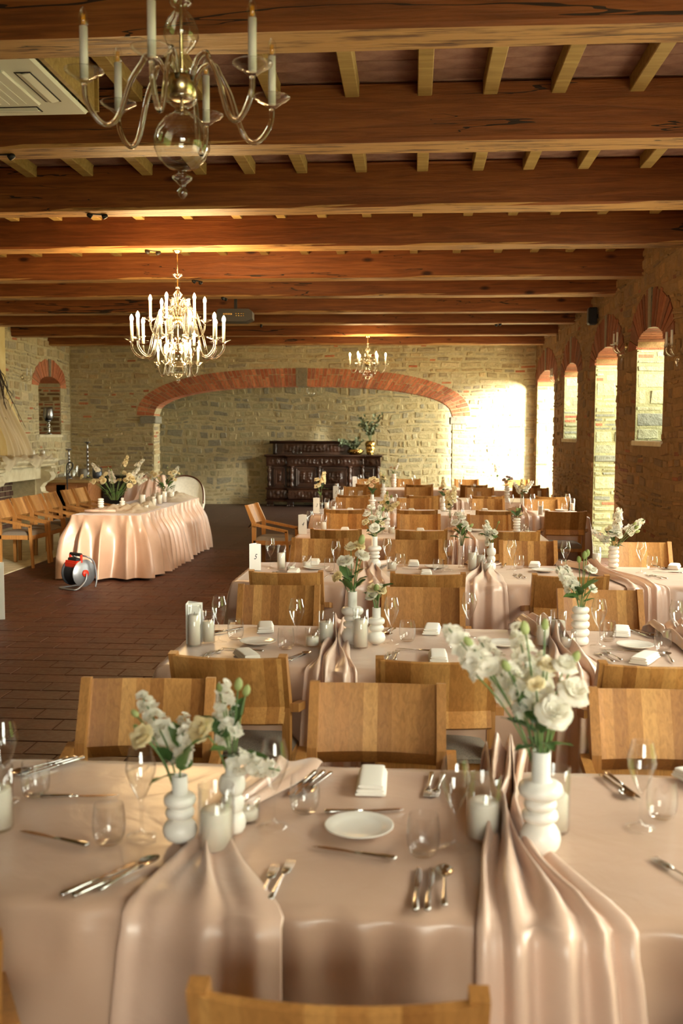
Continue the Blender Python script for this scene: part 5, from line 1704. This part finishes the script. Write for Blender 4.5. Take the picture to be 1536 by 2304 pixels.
def tul(i, j):        # tulle hanging down the hood from the wall fixing
    t = 2 * i - 1
    z = 3.02 - 1.65 * j
    w = .08 + .40 * j ** .8
    x = .24 + .44 * smoothstep(.25, 1, j) + .05 * math.sin(t * 14 + j * 3) * (.4 + j) + .03 * math.sin(t * 31)
    return (x + .02, -.18 + t * w + .06 * math.sin(j * 6), z + .02 * math.sin(t * 9))
cloth_blob('tulle_drape', 'tulle', tul, 70, 26, 'sheer ivory tulle hanging down the fireplace hood', 'drape', (LW, 17.3, 0))
def tul2(i, j):       # tulle along the shelf, falling over its edge in swags
    t = i * 2.3
    sw = .5 + .5 * math.sin(t * 5.2 + .6)
    y = -1.3 + t + .03 * math.sin(j * 9)
    if j < .55:
        q = j / .55
        return (.45 + .40 * q, y, 1.325 + .05 * abs(math.sin(t * 7 + q * 4)) + .03 * math.sin(q * 8 + t * 4) ** 2)
    q = (j - .55) / .45
    return (.855 + .04 * math.sin(q * 3 + t * 11) ** 2, y, 1.335 - q * (.04 + .17 * sw ** 3))
cloth_blob('mantel_tulle', 'tulle', tul2, 90, 26, 'crumpled tulle scarf along the mantel shelf with swags over its edge', 'drape', (LW, 17.3, 0))
br = empty('twig_branches', (LW + .27, 17.3, 3.0), 0, 'dark bare twigs hanging down over the tulle on the hood', 'branches')
rng = random.Random(4)
for k in range(9):
    P = [Vector((.0, -.1, .02))]
    d = Vector((.07 * rng.random(), rng.uniform(-.5, .6), -1)).normalized()
    L = rng.uniform(.6, 1.35)
    for s in range(9):
        d = (d + Vector((rng.uniform(-.06, .10), rng.uniform(-.45, .45), rng.uniform(-.2, .05)))).normalized()
        P.append(P[-1] + d * L / 9)
        P[-1].x = max(P[-1].x, .02 + .34 * smoothstep(-.4, -1.5, P[-1].z))
    MB().tube(P, [.011 - .0009 * i for i in range(len(P))], 6).build('twig', 'twig', br)
    for s in (3, 5, 7):
        q0 = P[s]
        MB().tube([q0, q0 + Vector((.03, rng.uniform(-.12, .12), -.06)), q0 + Vector((.05, rng.uniform(-.2, .2), -.2))], [.005, .004, .002], 5).build('twig', 'twig', br)
me_ = MB().lathe([(0, 0), (.10, 0), (.12, .02), (.09, .05), (.03, .07), (0, .07)], 20, mat=Matrix.Translation((LW, 17.4, 3.12)) @ Matrix.Rotation(R(90), 4, 'Y')).build('curtain_boss', 'limestone')
tag(me_, 'round grey boss on the hood from which the tulle hangs', 'boss')
for i, (dx, dy, r, h, hw) in enumerate([(.66, -1.22, .04, .2, .06), (.62, -.98, .045, .22, .1), (.7, -.72, .04, .09, .03), (.6, -.15, .04, .2, .05), (.66, .38, .045, .16, .1), (.6, .62, .05, .22, .15), (.72, .80, .05, .24, .14), (.62, 1.08, .05, .05, .03)]):
    candle(LW + dx, 17.3 + dy, 1.315, r, h, hw, 'candle in clear glass on the mantel shelf, %s from the left' % ORD[i], 'candles on the mantel shelf')
pk = empty('fire_poker', (LW + .95, 18.75, 0), 0, 'black wrought iron stick with a looped crook beside the fireplace', 'fire iron')
P = spline([(0, 0, .0), (0, 0, .55), (.0, .0, 1.05), (.0, .01, 1.16), (.03, .05, 1.22), (.07, .1, 1.2), (.075, .11, 1.13), (.04, .06, 1.05), (.02, .03, 1.0)])
MB().tube(P, .012, 8).build('shaft', 'black_iron', pk)
MB().tube(spline([(0, 0, 1.02), (.02, .03, .96), (.05, .07, .94), (.06, .08, .97)]), .006, 6).build('curl', 'black_iron', pk)
MB().lathe([(0, 0), (.09, 0), (.09, .015), (.02, .03), (0, .03)], 12).build('foot', 'black_iron', pk)

# corner bench, piano-black cabinet and what stands on them
bn = empty('corner_cabinet', (-7.02, 20.5, 0), 0, 'low brown wooden cabinet with a light top in the left corner', 'cabinet')
MB().box((-.5, -.85, .78), (.52, .95, .84), bev=.008).build('worktop', 'bench_top', bn)
MB().box((-.48, -.78, .06), (.46, .9, .78)).build('body', 'bench_wood', bn)
for k in (-.36, .36):
    d_ = MB().box((-.2 + k * .0 - .23 + (.23 if k > 0 else 0) + (.0), -.80, .1), (.0 + (.23 if k > 0 else 0), -.775, .74), bev=.006).build('door', 'bench_wood', bn)
MB().box((.455, -.72, .1), (.475, .84, .74), bev=.005).build('side_panel', 'bench_wood', bn)
bk = empty('black_upright_cabinet', (-6.0, 20.75, 0), 0, 'glossy black cabinet standing behind the skirted head table', 'cabinet')
MB().box((-.5, -.3, .05), (.75, .3, .86), bev=.012).build('body', 'black_lacquer', bk)
MB().box((-.53, -.33, .86), (.78, .33, .89), bev=.008).build('lid', 'black_lacquer', bk)
MB().box((-.46, -.315, .1), (.71, -.298, .5), bev=.004).build('front_panel', 'black_lacquer', bk)
for a in (-.45, .7):
    MB().box((a - .03, -.25, 0), (a + .03, .25, .05)).build('foot', 'black_lacquer', bk)
HCP = [(0, 0), (.075, 0), (.08, .012), (.03, .03), (.018, .05), (.034, .065), (.018, .08), (.03, .1), (.034, .115), (.018, .13), (.024, .16), (.036, .18), (.02, .2), (.016, .23), (.05, .245), (.055, .25), (0, .252)]
hc = empty('hurricane_candle_holder', (LW - .16, 20.80, 1.75), 0, 'silver goblet-shaped candle holder standing in the brick niche', 'candle holder')
MB().lathe([(r * 1.1, z * 1.15) for r, z in HCP], 20, cap=False).build('stem', 'silver', hc)
MB().lathe([(.03, .285), (.07, .3), (.105, .36), (.11, .43), (.095, .53), (.085, .58), (.082, .58), (.092, .53), (.106, .43), (.1, .36), (.06, .306), (0, .3)], 24, cap=False).build('glass_cup', 'dark_silver', hc)
for i, (x, y, h) in enumerate([(-7.12, 20.2, .62), (-6.86, 20.6, .76)]):
    cs = empty('candlestick', (x, y, .84), 0, ['shorter turned silver candlestick on the corner cabinet', 'taller turned silver candlestick on the corner cabinet'][i], 'candlestick')
    pr = [(0, 0), (.075, 0), (.07, .015), (.022, .05)]
    n_ = 7
    for k in range(n_):
        z0 = .06 + (h - .14) * k / n_
        pr += [(.016, z0), (.033 - .002 * k, z0 + (h - .14) / n_ * .5), (.016, z0 + (h - .14) / n_)]
    pr += [(.014, h - .04), (.06, h - .02), (.068, h - .008), (.068, h), (0, h)]
    MB().lathe(pr, 20, cap=False).build('stem', 'dark_silver', cs)
    MB().lathe([(0, h), (.01, h), (.006, h + .01), (0, h + .012)], 10, cap=False).build('spike', 'dark_silver', cs)
pt_ = MB().lathe([(0, 0), (.05, 0), (.085, .03), (.1, .1), (.095, .17), (.07, .2), (.066, .2), (.09, .1), (.06, .02), (0, .02)], 24, cap=False).build('stone_pot', 'pot_grey')
pt_.location = (-6.88, 20.35, .84); tag(pt_, 'round grey stoneware pot between the silver candlesticks', 'pot')
pt_ = MB().lathe([(0, 0), (.085, 0), (.1, .04), (.1, .22), (.094, .22), (.094, .05), (0, .02)], 24, cap=False).build('metal_pot', 'pot_blue')
pt_.location = (-6.62, 20.5, .84); tag(pt_, 'straight sided bluish metal pot right of the candlesticks', 'pot')
bt = MB().lathe([(0, 0), (.05, 0), (.055, .02), (.055, .26), (.03, .32), (.016, .36), (.016, .42), (0, .42)], 18, cap=False)
for i, (x, y) in enumerate([(-7.42, 20.9), (-7.3, 21.15), (-7.2, 20.8)]):
    o_ = link('glass_bottle', bt.mesh('glass_bottle', 'chandelier_glass'), None, (x, y, .84))
    tag(o_, 'tall clear bottle in the wall corner, %s from the left' % ORD[i], 'bottle', 'bottles in the corner')

# ------------------------------------------------------------------ carved sideboard behind the arch
sd = empty('carved_sideboard', (-2.2, 24.62, 0), 0, 'massive dark carved wooden sideboard against the stone wall behind the arch', 'sideboard')
W2 = 1.42
def relief(name, x0, x1, z0, z1, y, amp, seed, fx=9, fz=9, parent=sd):
    nu, nv = max(6, int((x1 - x0) / .022)), max(4, int((z1 - z0) / .022))
    cx_ = (x0 + x1) / 2
    def fn(i, j):
        x, z = x0 + (x1 - x0) * i, z0 + (z1 - z0) * j
        e = min(1, 6 * min(i, 1 - i)) * min(1, 5 * min(j, 1 - j))
        s = abs(x - cx_)
        h = math.sin(s * fx * 6 + 2 * math.sin(z * fz * 5)) * math.cos(z * fz * 6 + 1.7 * math.sin(s * fx * 4)) + .7 * noise.noise(Vector((s * 30, z * 30, seed)))
        return (x, y - amp * max(0, .35 + .65 * h) * e, z)
    return MB().grid(fn, nu, nv).build(name, 'carved_walnut', parent)
CB = .78       # half width of the projecting middle
def yf(x): return -.42 if -.86 < x < 1.0 else -.30
MB().box((-W2 + .05, -.27, .12), (W2 - .05, .22, 1.22)).box((-.84, -.39, .12), (.98, -.2, 1.22)).build('carcass', 'carved_walnut', sd)
for (a, b, yy) in ((-W2, -.84, -.30), (-.88, 1.02, -.42), (.98, W2, -.30)):
    MB().prism([(yy - .05, .12), (yy - .06, .16), (yy - .02, .18), (.2, .18), (.2, .12)], 'x', a, b).build('base_moulding', 'carved_walnut', sd)
    MB().prism([(yy - .03, .18), (yy - .085, .24), (yy - .09, .31), (yy - .05, .39), (yy - .02, .42), (.1, .42), (.1, .18)], 'x', a + .03, b - .03).build('bulged_drawer', 'carved_walnut', sd)
    relief('carved_frieze', a + .05, b - .05, .2, .40, yy - .085, .035, a, 8, 10)
    MB().prism([(yy - .02, .42), (yy - .04, .44), (yy - .01, .46), (.1, .46), (.1, .42)], 'x', a, b).build('waist_moulding', 'carved_walnut', sd)
    MB().prism([(yy - .01, .985), (yy - .03, 1.0), (yy - .07, 1.19), (yy - .05, 1.22), (.1, 1.22), (.1, .985)], 'x', a + .02, b - .02).build('drawer_front', 'carved_walnut', sd)
    relief('carved_frieze', a + .05, b - .05, 1.03, 1.19, yy - .055, .04, a + 3, 7, 9)
    MB().prism([(yy - .07, 1.22), (yy - .12, 1.25), (yy - .12, 1.275), (.24, 1.275), (.24, 1.22)], 'x', a - .02, b + .02).build('top_slab', 'carved_walnut', sd)
for a, b, yy in ((-1.22, -.94, -.30), (-.66, -.16, -.42), (-.02, .60, -.42), (.72, 1.24, -.36)):
    p_ = MB()
    for k, (m, d) in enumerate(((0, .05), (.035, .035), (.06, .02))):
        w_ = .03
        x0, x1, z0, z1 = a + m, b - m, .49 + m, .96 - m
        for bx_ in ((x0, x1, z0, z0 + w_), (x0, x1, z1 - w_, z1), (x0, x0 + w_, z0, z1), (x1 - w_, x1, z0, z1)):
            p_.box((bx_[0], yy - d, bx_[2]), (bx_[1], yy + .1, bx_[3]), bev=.006)
    door_ = p_.build('door', 'carved_walnut', sd)
    relief('carved_panel', a + .09, b - .09, .58, .87, yy - .005, .05, a * 7, 8, 8, door_)
for x, yy in ((-1.33, -.30), (-.84, -.34), (-.76, -.42), (-.09, -.42), (.66, -.42), (.96, -.40), (1.33, -.30)):
    MB().lathe([(.02, .47), (.05, .49), (.06, .54), (.03, .58), (.05, .63), (.065, .70), (.05, .76), (.035, .80), (.06, .86), (.055, .92), (.03, .95), (.06, .98), (.06, 1.0)], 10, o=(x, yy - .02, 0)).build('carved_figure', 'carved_walnut', sd)
for x in (-1.13, -.02, .98):
    MB().lathe([(0, 0), (.02, .01), (.026, .05), (.012, .09), (.022, .13), (0, .17)], 10, o=(x, (-.36 if x < -.9 else -.5), 1.03)).build('drawer_pull', 'carved_walnut', sd)
for x, yy in ((-1.32, -.26), (-.80, -.40), (.94, -.40), (1.32, -.26)):
    mb = MB()
    for k in range(4):
        mb.tube([(x - .06 + .04 * k, yy, .06), (x - .064 + .043 * k, yy - .06, .045), (x - .066 + .045 * k, yy - .09, .0)], [.022, .026, .016], 8)
    mb.box((x - .08, yy - .01, 0), (x + .08, yy + .1, .125), bev=.01)
    mb.build('paw_foot', 'carved_walnut', sd)
ri = MB().box((-W2 + .14, -.02, 1.275), (.72, .24, 1.54)).build('back_riser', 'carved_walnut', sd)
relief('carved_frieze', -W2 + .3, .6, 1.33, 1.52, -.025, .03, 9, 7, 9)
MB().prism([(-.03, 1.54), (-.10, 1.58), (-.11, 1.61), (.24, 1.61), (.24, 1.54)], 'x', -W2 + .06, .8).build('riser_cornice', 'carved_walnut', sd)
for x in (-W2 + .2, .66):
    MB().lathe([(.03, 1.275), (.05, 1.31), (.03, 1.36), (.05, 1.42), (.03, 1.5), (.05, 1.54)], 10, o=(x, -.03, 0)).build('riser_bracket', 'carved_walnut', sd)
for i, (x, h) in enumerate([(-.75, .12), (-.63, .05), (-.56, .08)]):
    o_ = MB().lathe([(0, 0), (.03, 0), (.035, h), (.032, h), (.028, .006), (0, .006)], 16, cap=False).build('small_glass', 'clear_glass')
    o_.location = (-2.2 + x, 24.62 - .18, 1.276); tag(o_, 'small glass on the sideboard top, %s from the left' % ORD[i], 'glass')
def hammered(prof, n=20):
    mb = MB()
    m = len(prof) - 1
    def fn(i, j):
        k = j * m; a = int(min(m - 1, k)); f = k - a
        r = prof[a][0] * (1 - f) + prof[a + 1][0] * f
        z = prof[a][1] * (1 - f) + prof[a + 1][1] * f
        row = j * 7
        d = abs(math.sin((i * 9 + .5 * (int(row) % 2)) * PI)) * abs(math.sin(row * PI))
        rr = r * (1 + .10 * d)
        return (rr * math.cos(2 * PI * i), rr * math.sin(2 * PI * i), z)
    mb.grid(fn, 72, 56, closed=True)
    return mb
gv = hammered([(.07, 0), (.085, .02), (.095, .1), (.11, .2), (.125, .27), (.1, .33), (.06, .345), (.01, .34)]).build('gold_vase', 'gold')
gv.location = (-1.06, 24.48, 1.276); tag(gv, 'tall dimpled gold vase on the right end of the sideboard', 'vase')
gb = hammered([(.05, 0), (.12, .01), (.19, .06), (.2, .1), (.17, .13), (.02, .12)]).build('gold_bowl', 'gold')
gb.location = (-1.42, 24.46, 1.276); tag(gb, 'low dimpled gold bowl on the sideboard holding foliage', 'bowl')
def greenery(name, base, n, spread, h, seed, label, bias=(0, 0)):
    rng = random.Random(seed)
    root = empty(name, base, 0, label, 'foliage')
    lf = MB()
    for k in range(n):
        a = rng.uniform(0, 6.28)
        tip = Vector((bias[0] + spread * rng.uniform(.3, 1) * math.cos(a), bias[1] + .4 * spread * math.sin(a), h * rng.uniform(.45, 1)))
        P = [Vector((0, 0, -.06)) * (1 - f) ** 2 + Vector((tip.x * .3, tip.y * .3, h * .55)) * 2 * f * (1 - f) + tip * f * f for f in [i / 7 for i in range(8)]]
        MB().tube(P, .003, 4).build('stem', 'stem_green', root)
        for i in range(2, 8):
            for s in (-1, 1):
                d = (P[i] - P[i - 1]).normalized()
                sd_ = Vector((rng.uniform(-1, 1), rng.uniform(-1, 1), rng.uniform(-.3, .8))).normalized()
                o_ = link('leaf', FM['silver'][0], root, P[i])
                o_.rotation_mode = 'QUATERNION'
                o_.rotation_quaternion = Vector((0, 1, 0)).rotation_difference((d * .6 + sd_).normalized())
                o_.scale = (rng.uniform(1.3, 2.1),) * 3
    return root
greenery('eucalyptus_branches', (-1.06, 24.48, 1.62), 17, .38, .62, 3, 'airy grey green eucalyptus branches in the tall gold vase', (-.02, 0))
greenery('eucalyptus_spray', (-1.42, 24.44, 1.40), 16, .45, .26, 5, 'grey green eucalyptus spilling out of the low gold bowl', (-.12, -.05))

# ------------------------------------------------------------------ head table with gathered skirt
HX0, HX1, HY0, HY1, HZ = -4.14, -3.33, 11.85, 15.25, .79
hcx, hcy = (HX0 + HX1) / 2, (HY0 + HY1) / 2
ht = empty('head_table', (hcx, hcy, 0), 0, 'long head table under the gathered pink satin skirt', 'table')
MB().box((-.39, -1.68, HZ - .05), (.39, 1.68, HZ - .012), bev=.004).build('tabletop', 'bench_wood', ht)
lm = MB().box((-.03, -.03, 0), (.03, .03, HZ - .05)).mesh('leg', 'bench_wood')
for a in (-.3, .3):
    for b in (-1.5, 1.5):
        link('leg', lm, ht, (a, b, 0))
def skirt(i, j):
    W, D = HX1 - HX0, HY1 - HY0
    per = 2 * (W + D)
    s = i * per
    if s < W: x, y, nx, ny = HX0 + s, HY0, 0, -1
    elif s < W + D: x, y, nx, ny = HX1, HY0 + s - W, 1, 0
    elif s < 2 * W + D: x, y, nx, ny = HX1 - (s - W - D), HY1, 0, 1
    else: x, y, nx, ny = HX0, HY1 - (s - 2 * W - D), -1, 0
    cs = [0, W, W + D, 2 * W + D]
    dc, c = min((min(abs(s - c), per - abs(s - c)), c) for c in cs)
    if dc < .25:
        r = ((s - c + per / 2) % per - per / 2) / .25
        n1 = {0: (-1, 0), W: (0, -1), W + D: (1, 0), 2 * W + D: (0, 1)}[c]
        n2 = {0: (0, -1), W: (1, 0), W + D: (0, 1), 2 * W + D: (-1, 0)}[c]
        w = .5 + .5 * r
        nx, ny = n1[0] * (1 - w) + n2[0] * w, n1[1] * (1 - w) + n2[1] * w
        l_ = math.hypot(nx, ny); nx, ny = nx / l_, ny / l_
    if j < .12:
        q = j / .12
        mx, my = min(max(x, hcx), hcx), min(max(y, HY0 + .4), HY1 - .4)
        return (mx + (x - mx) * q, my + (y - my) * q, HZ + .004 * abs(math.sin(s * 40)) * q)
    q = (j - .12) / .88
    ph = s * 27 + 2.2 * math.sin(s * 3.1) + 1.2 * math.sin(s * 7.7)
    fold = 1 - abs(math.sin(ph * .5)) ** .8
    fine = .5 + .5 * math.cos(s * 46 + 3 * math.sin(s * 9))
    off = .008 + .15 * q ** 1.1
    off += (.15 * fold - .05) * smoothstep(.0, .4, q) + .014 * fine * math.exp(-q * 6) + .02 * math.sin(s * 27 + q * 4) * q
    z = (HZ - .012) * (1 - q) + .004 + .03 * (.5 + .5 * math.sin(s * 2.4)) * q
    if q < .03: z = HZ - .004 - q * .3
    puff = .02 * math.sin(q * PI) * fold
    return (x + nx * (off + puff), y + ny * (off + puff), max(.004, z))
sk = MB().grid(lambda i, j: skirt(i, j * .12), 620, 3, closed=True).grid(lambda i, j: skirt(i, .1201 + j * .8799), 620, 26, closed=True).build('table_skirt', 'satin_skirt')
tag(sk, 'floor-length gathered pink satin skirt round the head table', 'tablecloth')
def htul(seed, x0, x1, y0, y1, hmax):
    def fn(i, j):
        x, y = x0 + (x1 - x0) * i, y0 + (y1 - y0) * j
        e = min(1, 5 * min(i, 1 - i)) * min(1, 5 * min(j, 1 - j))
        return (x + .03 * noise.noise(Vector((x * 6, y * 6, seed))), y, HZ + .008 + e * hmax * (.35 + .65 * abs(noise.noise(Vector((x * 7, y * 9, seed))))) + .01 * math.sin(x * 60 + 5 * math.sin(y * 14)) * e)
    return fn
cloth_blob('tulle_scarf', 'tulle', htul(1, -4.0, -3.34, 12.0, 13.2, .10), 44, 44, 'crumpled ivory tulle on the near end of the head table', 'drape')
cloth_blob('tulle_scarf', 'tulle', htul(2, -3.95, -3.32, 14.0, 15.2, .14), 44, 44, 'heaped ivory tulle on the far end of the head table', 'drape')
for i, (x, y, r, h, hw) in enumerate(sorted([(-3.42, 12.55, .035, .09, .06), (-3.5, 12.98, .036, .09, .05), (-3.66, 13.25, .045, .22, .15), (-3.45, 13.05, .035, .17, .11), (-3.54, 13.35, .04, .24, .12), (-3.5, 13.55, .04, .2, .13), (-3.53, 13.9, .045, .22, .16), (-3.52, 14.3, .045, .2, .13)], key=lambda e: e[1])):
    candle(x, y, HZ + .012, r, h, hw, 'white candle in a glass cylinder on the head table, %s from the near end' % ORD[i], 'candles on the head table')
for i, (x, y, h) in enumerate([(-3.98, 12.45, .15), (-3.78, 12.72, .14)]):
    vase('ring' if i else 'stack', x, y, HZ + .012, h, ['white stacked-ring vase at the near end of the head table', 'white ribbed vase under the bouquet on the head table'][i], None)
bouquet('flower_bouquet', (-3.98, 13.05, HZ + .15), auto_stems(31, .34, .36, 16, 4, 5, 'cream', 'spike', 1.25, 1.1) + [('spike', -.22, .0, .34, 1.0), ('cream', -.42, -.05, .26, 1.3), ('spike_cream', .12, .05, .42, 1.0), ('spike', .28, .1, .40, 1.0), ('cream', .2, .0, .28, 1.3)], 32,
        'large cream and white bouquet at the near end of the head table', None, 26, neck=.12)
bouquet('flower_bouquet', (-3.72, 14.75, HZ + .15), auto_stems(35, .22, .34, 12, 3, 4, 'cream', 'spike', 1.15, 1.0), 36, 'rounder cream bouquet at the far end of the head table', None, 24, neck=.1)
for i, (x, y, a) in enumerate([(-3.86, 12.04, 4), (-3.82, 12.30, -3), (-3.86, 12.62, 5)]):
    nk = MB().tube([(-.19, 0, .02), (-.05, 0, .021), (0, 0, .019), (.05, 0, .021), (.19, 0, .02)], [.02, .022, .016, .022, .02], 14, flat=.8, up=(0, 0, 1)).build('rolled_napkin', 'satin_runner')
    nk.location = (x, y, HZ + .014); nk.rotation_euler = (0, 0, R(a))
    tag(nk, 'rolled pink satin napkin on the head table, %s from the near end' % ORD[i], 'napkin', 'rolled napkins on the head table')
    rg = MB()
    for k in range(9):
        a2 = 2 * PI * k / 9
        rg.lathe([(0, -.007), (.006, -.003), (.006, .003), (0, .007)], 6, o=(0, .022 * math.cos(a2), .022 + .022 * math.sin(a2)))
    r_ = rg.build('napkin_ring', 'chandelier_glass')
    r_.location = nk.location; r_.rotation_euler = nk.rotation_euler
    tag(r_, 'crystal bead ring round a rolled napkin, %s from the near end' % ORD[i], 'napkin ring', 'napkin rings')
# the couple's chairs beyond the head table
for i, x in enumerate((-4.52, -3.80)):
    ch = empty('tub_chair', (x, 16.25, 0), PI + R(-8 + 16 * i), ['rounded bronze-rimmed chair behind the head table, left of the pair', 'rounded bronze-rimmed chair behind the head table, right of the pair'][i], 'chair')
    def bk_(a_, b_):
        th = PI * (1.06 * a_ - .03)
        r1 = .29 + .04 * b_
        top = .62 + .44 * max(0, math.sin(th)) ** .55
        return (r1 * math.cos(th), -.02 - r1 * .9 * math.sin(th), .46 + (top - .46) * b_)
    o_ = MB().grid(bk_, 28, 8).build('backrest', 'petal_white' if i else 'satin_runner', ch)
    md = o_.modifiers.new('thickness', 'SOLIDIFY'); md.thickness = .03
    MB().tube([bk_(k / 28, 1.02) for k in range(29)], .014, 8).build('rim', 'bronze_rim', ch)
    mb = MB().lathe([(0, .42), (.27, .42), (.29, .44), (.29, .48), (.26, .50), (0, .505)], 28)
    mb.build('seat', 'satin_runner', ch)
    for sx_ in (-1, 1):
        for sy_ in (-1, 1):
            MB().tube([(sx_ * .2, sy_ * .2, .43), (sx_ * .23, sy_ * .23, 0)], [.018, .011], 8).build('leg', 'bronze_rim', ch)
def sash(i, j):
    t = 2 * i - 1
    w = .12 + .24 * j
    if j < .15:
        q = j / .15
        return (-.02 + t * .17, .12 - .2 * q, 1.02 + .09 * math.sin(q * PI / 2) + .015 * math.sin(t * 11))
    q = (j - .15) / .85
    return (-.02 + t * w - .12 * q * q, -.08 - .03 * math.sin(t * 10) - .05 * q, 1.11 - .62 * q + .0 * t)
cloth_blob('satin_throw', 'satin_runner', sash, 40, 20, 'pink satin throw knotted over the two chairs behind the head table', 'throw', (-4.13, 15.86, 0), .004)

# ------------------------------------------------------------------ floor things
rl = empty('cable_reel', (-3.83, 11.12, 0), R(-125), 'red and black cable reel standing on the floor before the skirted table', 'cable reel')
RZ = .185
def ry(prof, n=28, o=0.0):
    return MB().lathe(prof, n, mat=Matrix.Translation((0, o, RZ)) @ Matrix.Rotation(R(-90), 4, 'X'))
mb = MB()
for k in range(9):
    y = -.085 + .0213 * k
    for rr in (.128,):
        mb.lathe([(rr - .011, -.0107), (rr, -.009), (rr + .009, 0), (rr, .009), (rr - .011, .0107)], 26, mat=Matrix.Translation((0, y, RZ)) @ Matrix.Rotation(R(-90), 4, 'X'))
mb.build('wound_cable', 'black_rubber', rl)
ry([(0, 0), (.155, 0), (.158, .006), (.155, .012), (.07, .012), (.05, .022), (0, .022)], 30, .10).build('reel_flange', 'grey_metal', rl)
ry([(0, 0), (.155, 0), (.158, .006), (.155, .012), (0, .012)], 30, -.112).build('reel_flange', 'black_rubber', rl)
ry([(0, 0), (.04, 0), (.04, .02), (0, .02)], 16, .122).build('hub_cap', 'red_plastic', rl)
P = spline([(-.12, -.14, .012), (.13, -.14, .012), (.17, -.1, .014), (.17, .1, .014), (.12, .15, .02), (.02, .155, .1), (.0, .155, RZ)])
MB().tube(P, .010, 8).build('stand_foot', 'grey_metal', rl)
P = spline([(-.12, -.14, .012), (-.15, -.14, .1), (-.11, -.14, .3), (-.02, -.14, .375), (.0, .0, .38), (-.02, .14, .375), (-.11, .145, .3), (-.14, .15, .12), (-.12, .15, .012)])
MB().tube(P, .010, 8).build('stand_frame', 'grey_metal', rl)
hd = MB()
hd.box((.02, -.11, .305), (.10, .11, .33), bev=.006).box((.02, -.115, .305), (.045, -.09, .40), bev=.005).box((.02, .09, .305), (.045, .115, .40), bev=.005)
hd.box((.08, -.11, .24), (.11, .11, .31), bev=.006)
hd.build('socket_frame', 'red_plastic', rl)
MB().box((.01, -.105, .385), (.05, .105, .415), bev=.01).build('grip', 'black_rubber', rl)
MB().box((.03, -.085, .315), (.085, .085, .36), bev=.008).build('socket_block', 'black_rubber', rl)
ab = empty('easel_board', (-3.98, 9.14, 0), R(24), 'white board leaning on a thin stand at the left edge of the aisle', 'sign board')
m_ = Matrix.Rotation(R(-4), 4, 'X')
MB().box((-.42, -.012, .0), (.10, .012, .55), bev=.003, mat=m_).build('panel', 'card', ab)
MB().tube([(.02, .02, .53), (.06, .36, .012)], .008, 6).build('prop_leg', 'oak_rail', ab)
MB().tube([(-.34, .02, .53), (-.38, .36, .012)], .008, 6).build('prop_leg', 'oak_rail', ab)
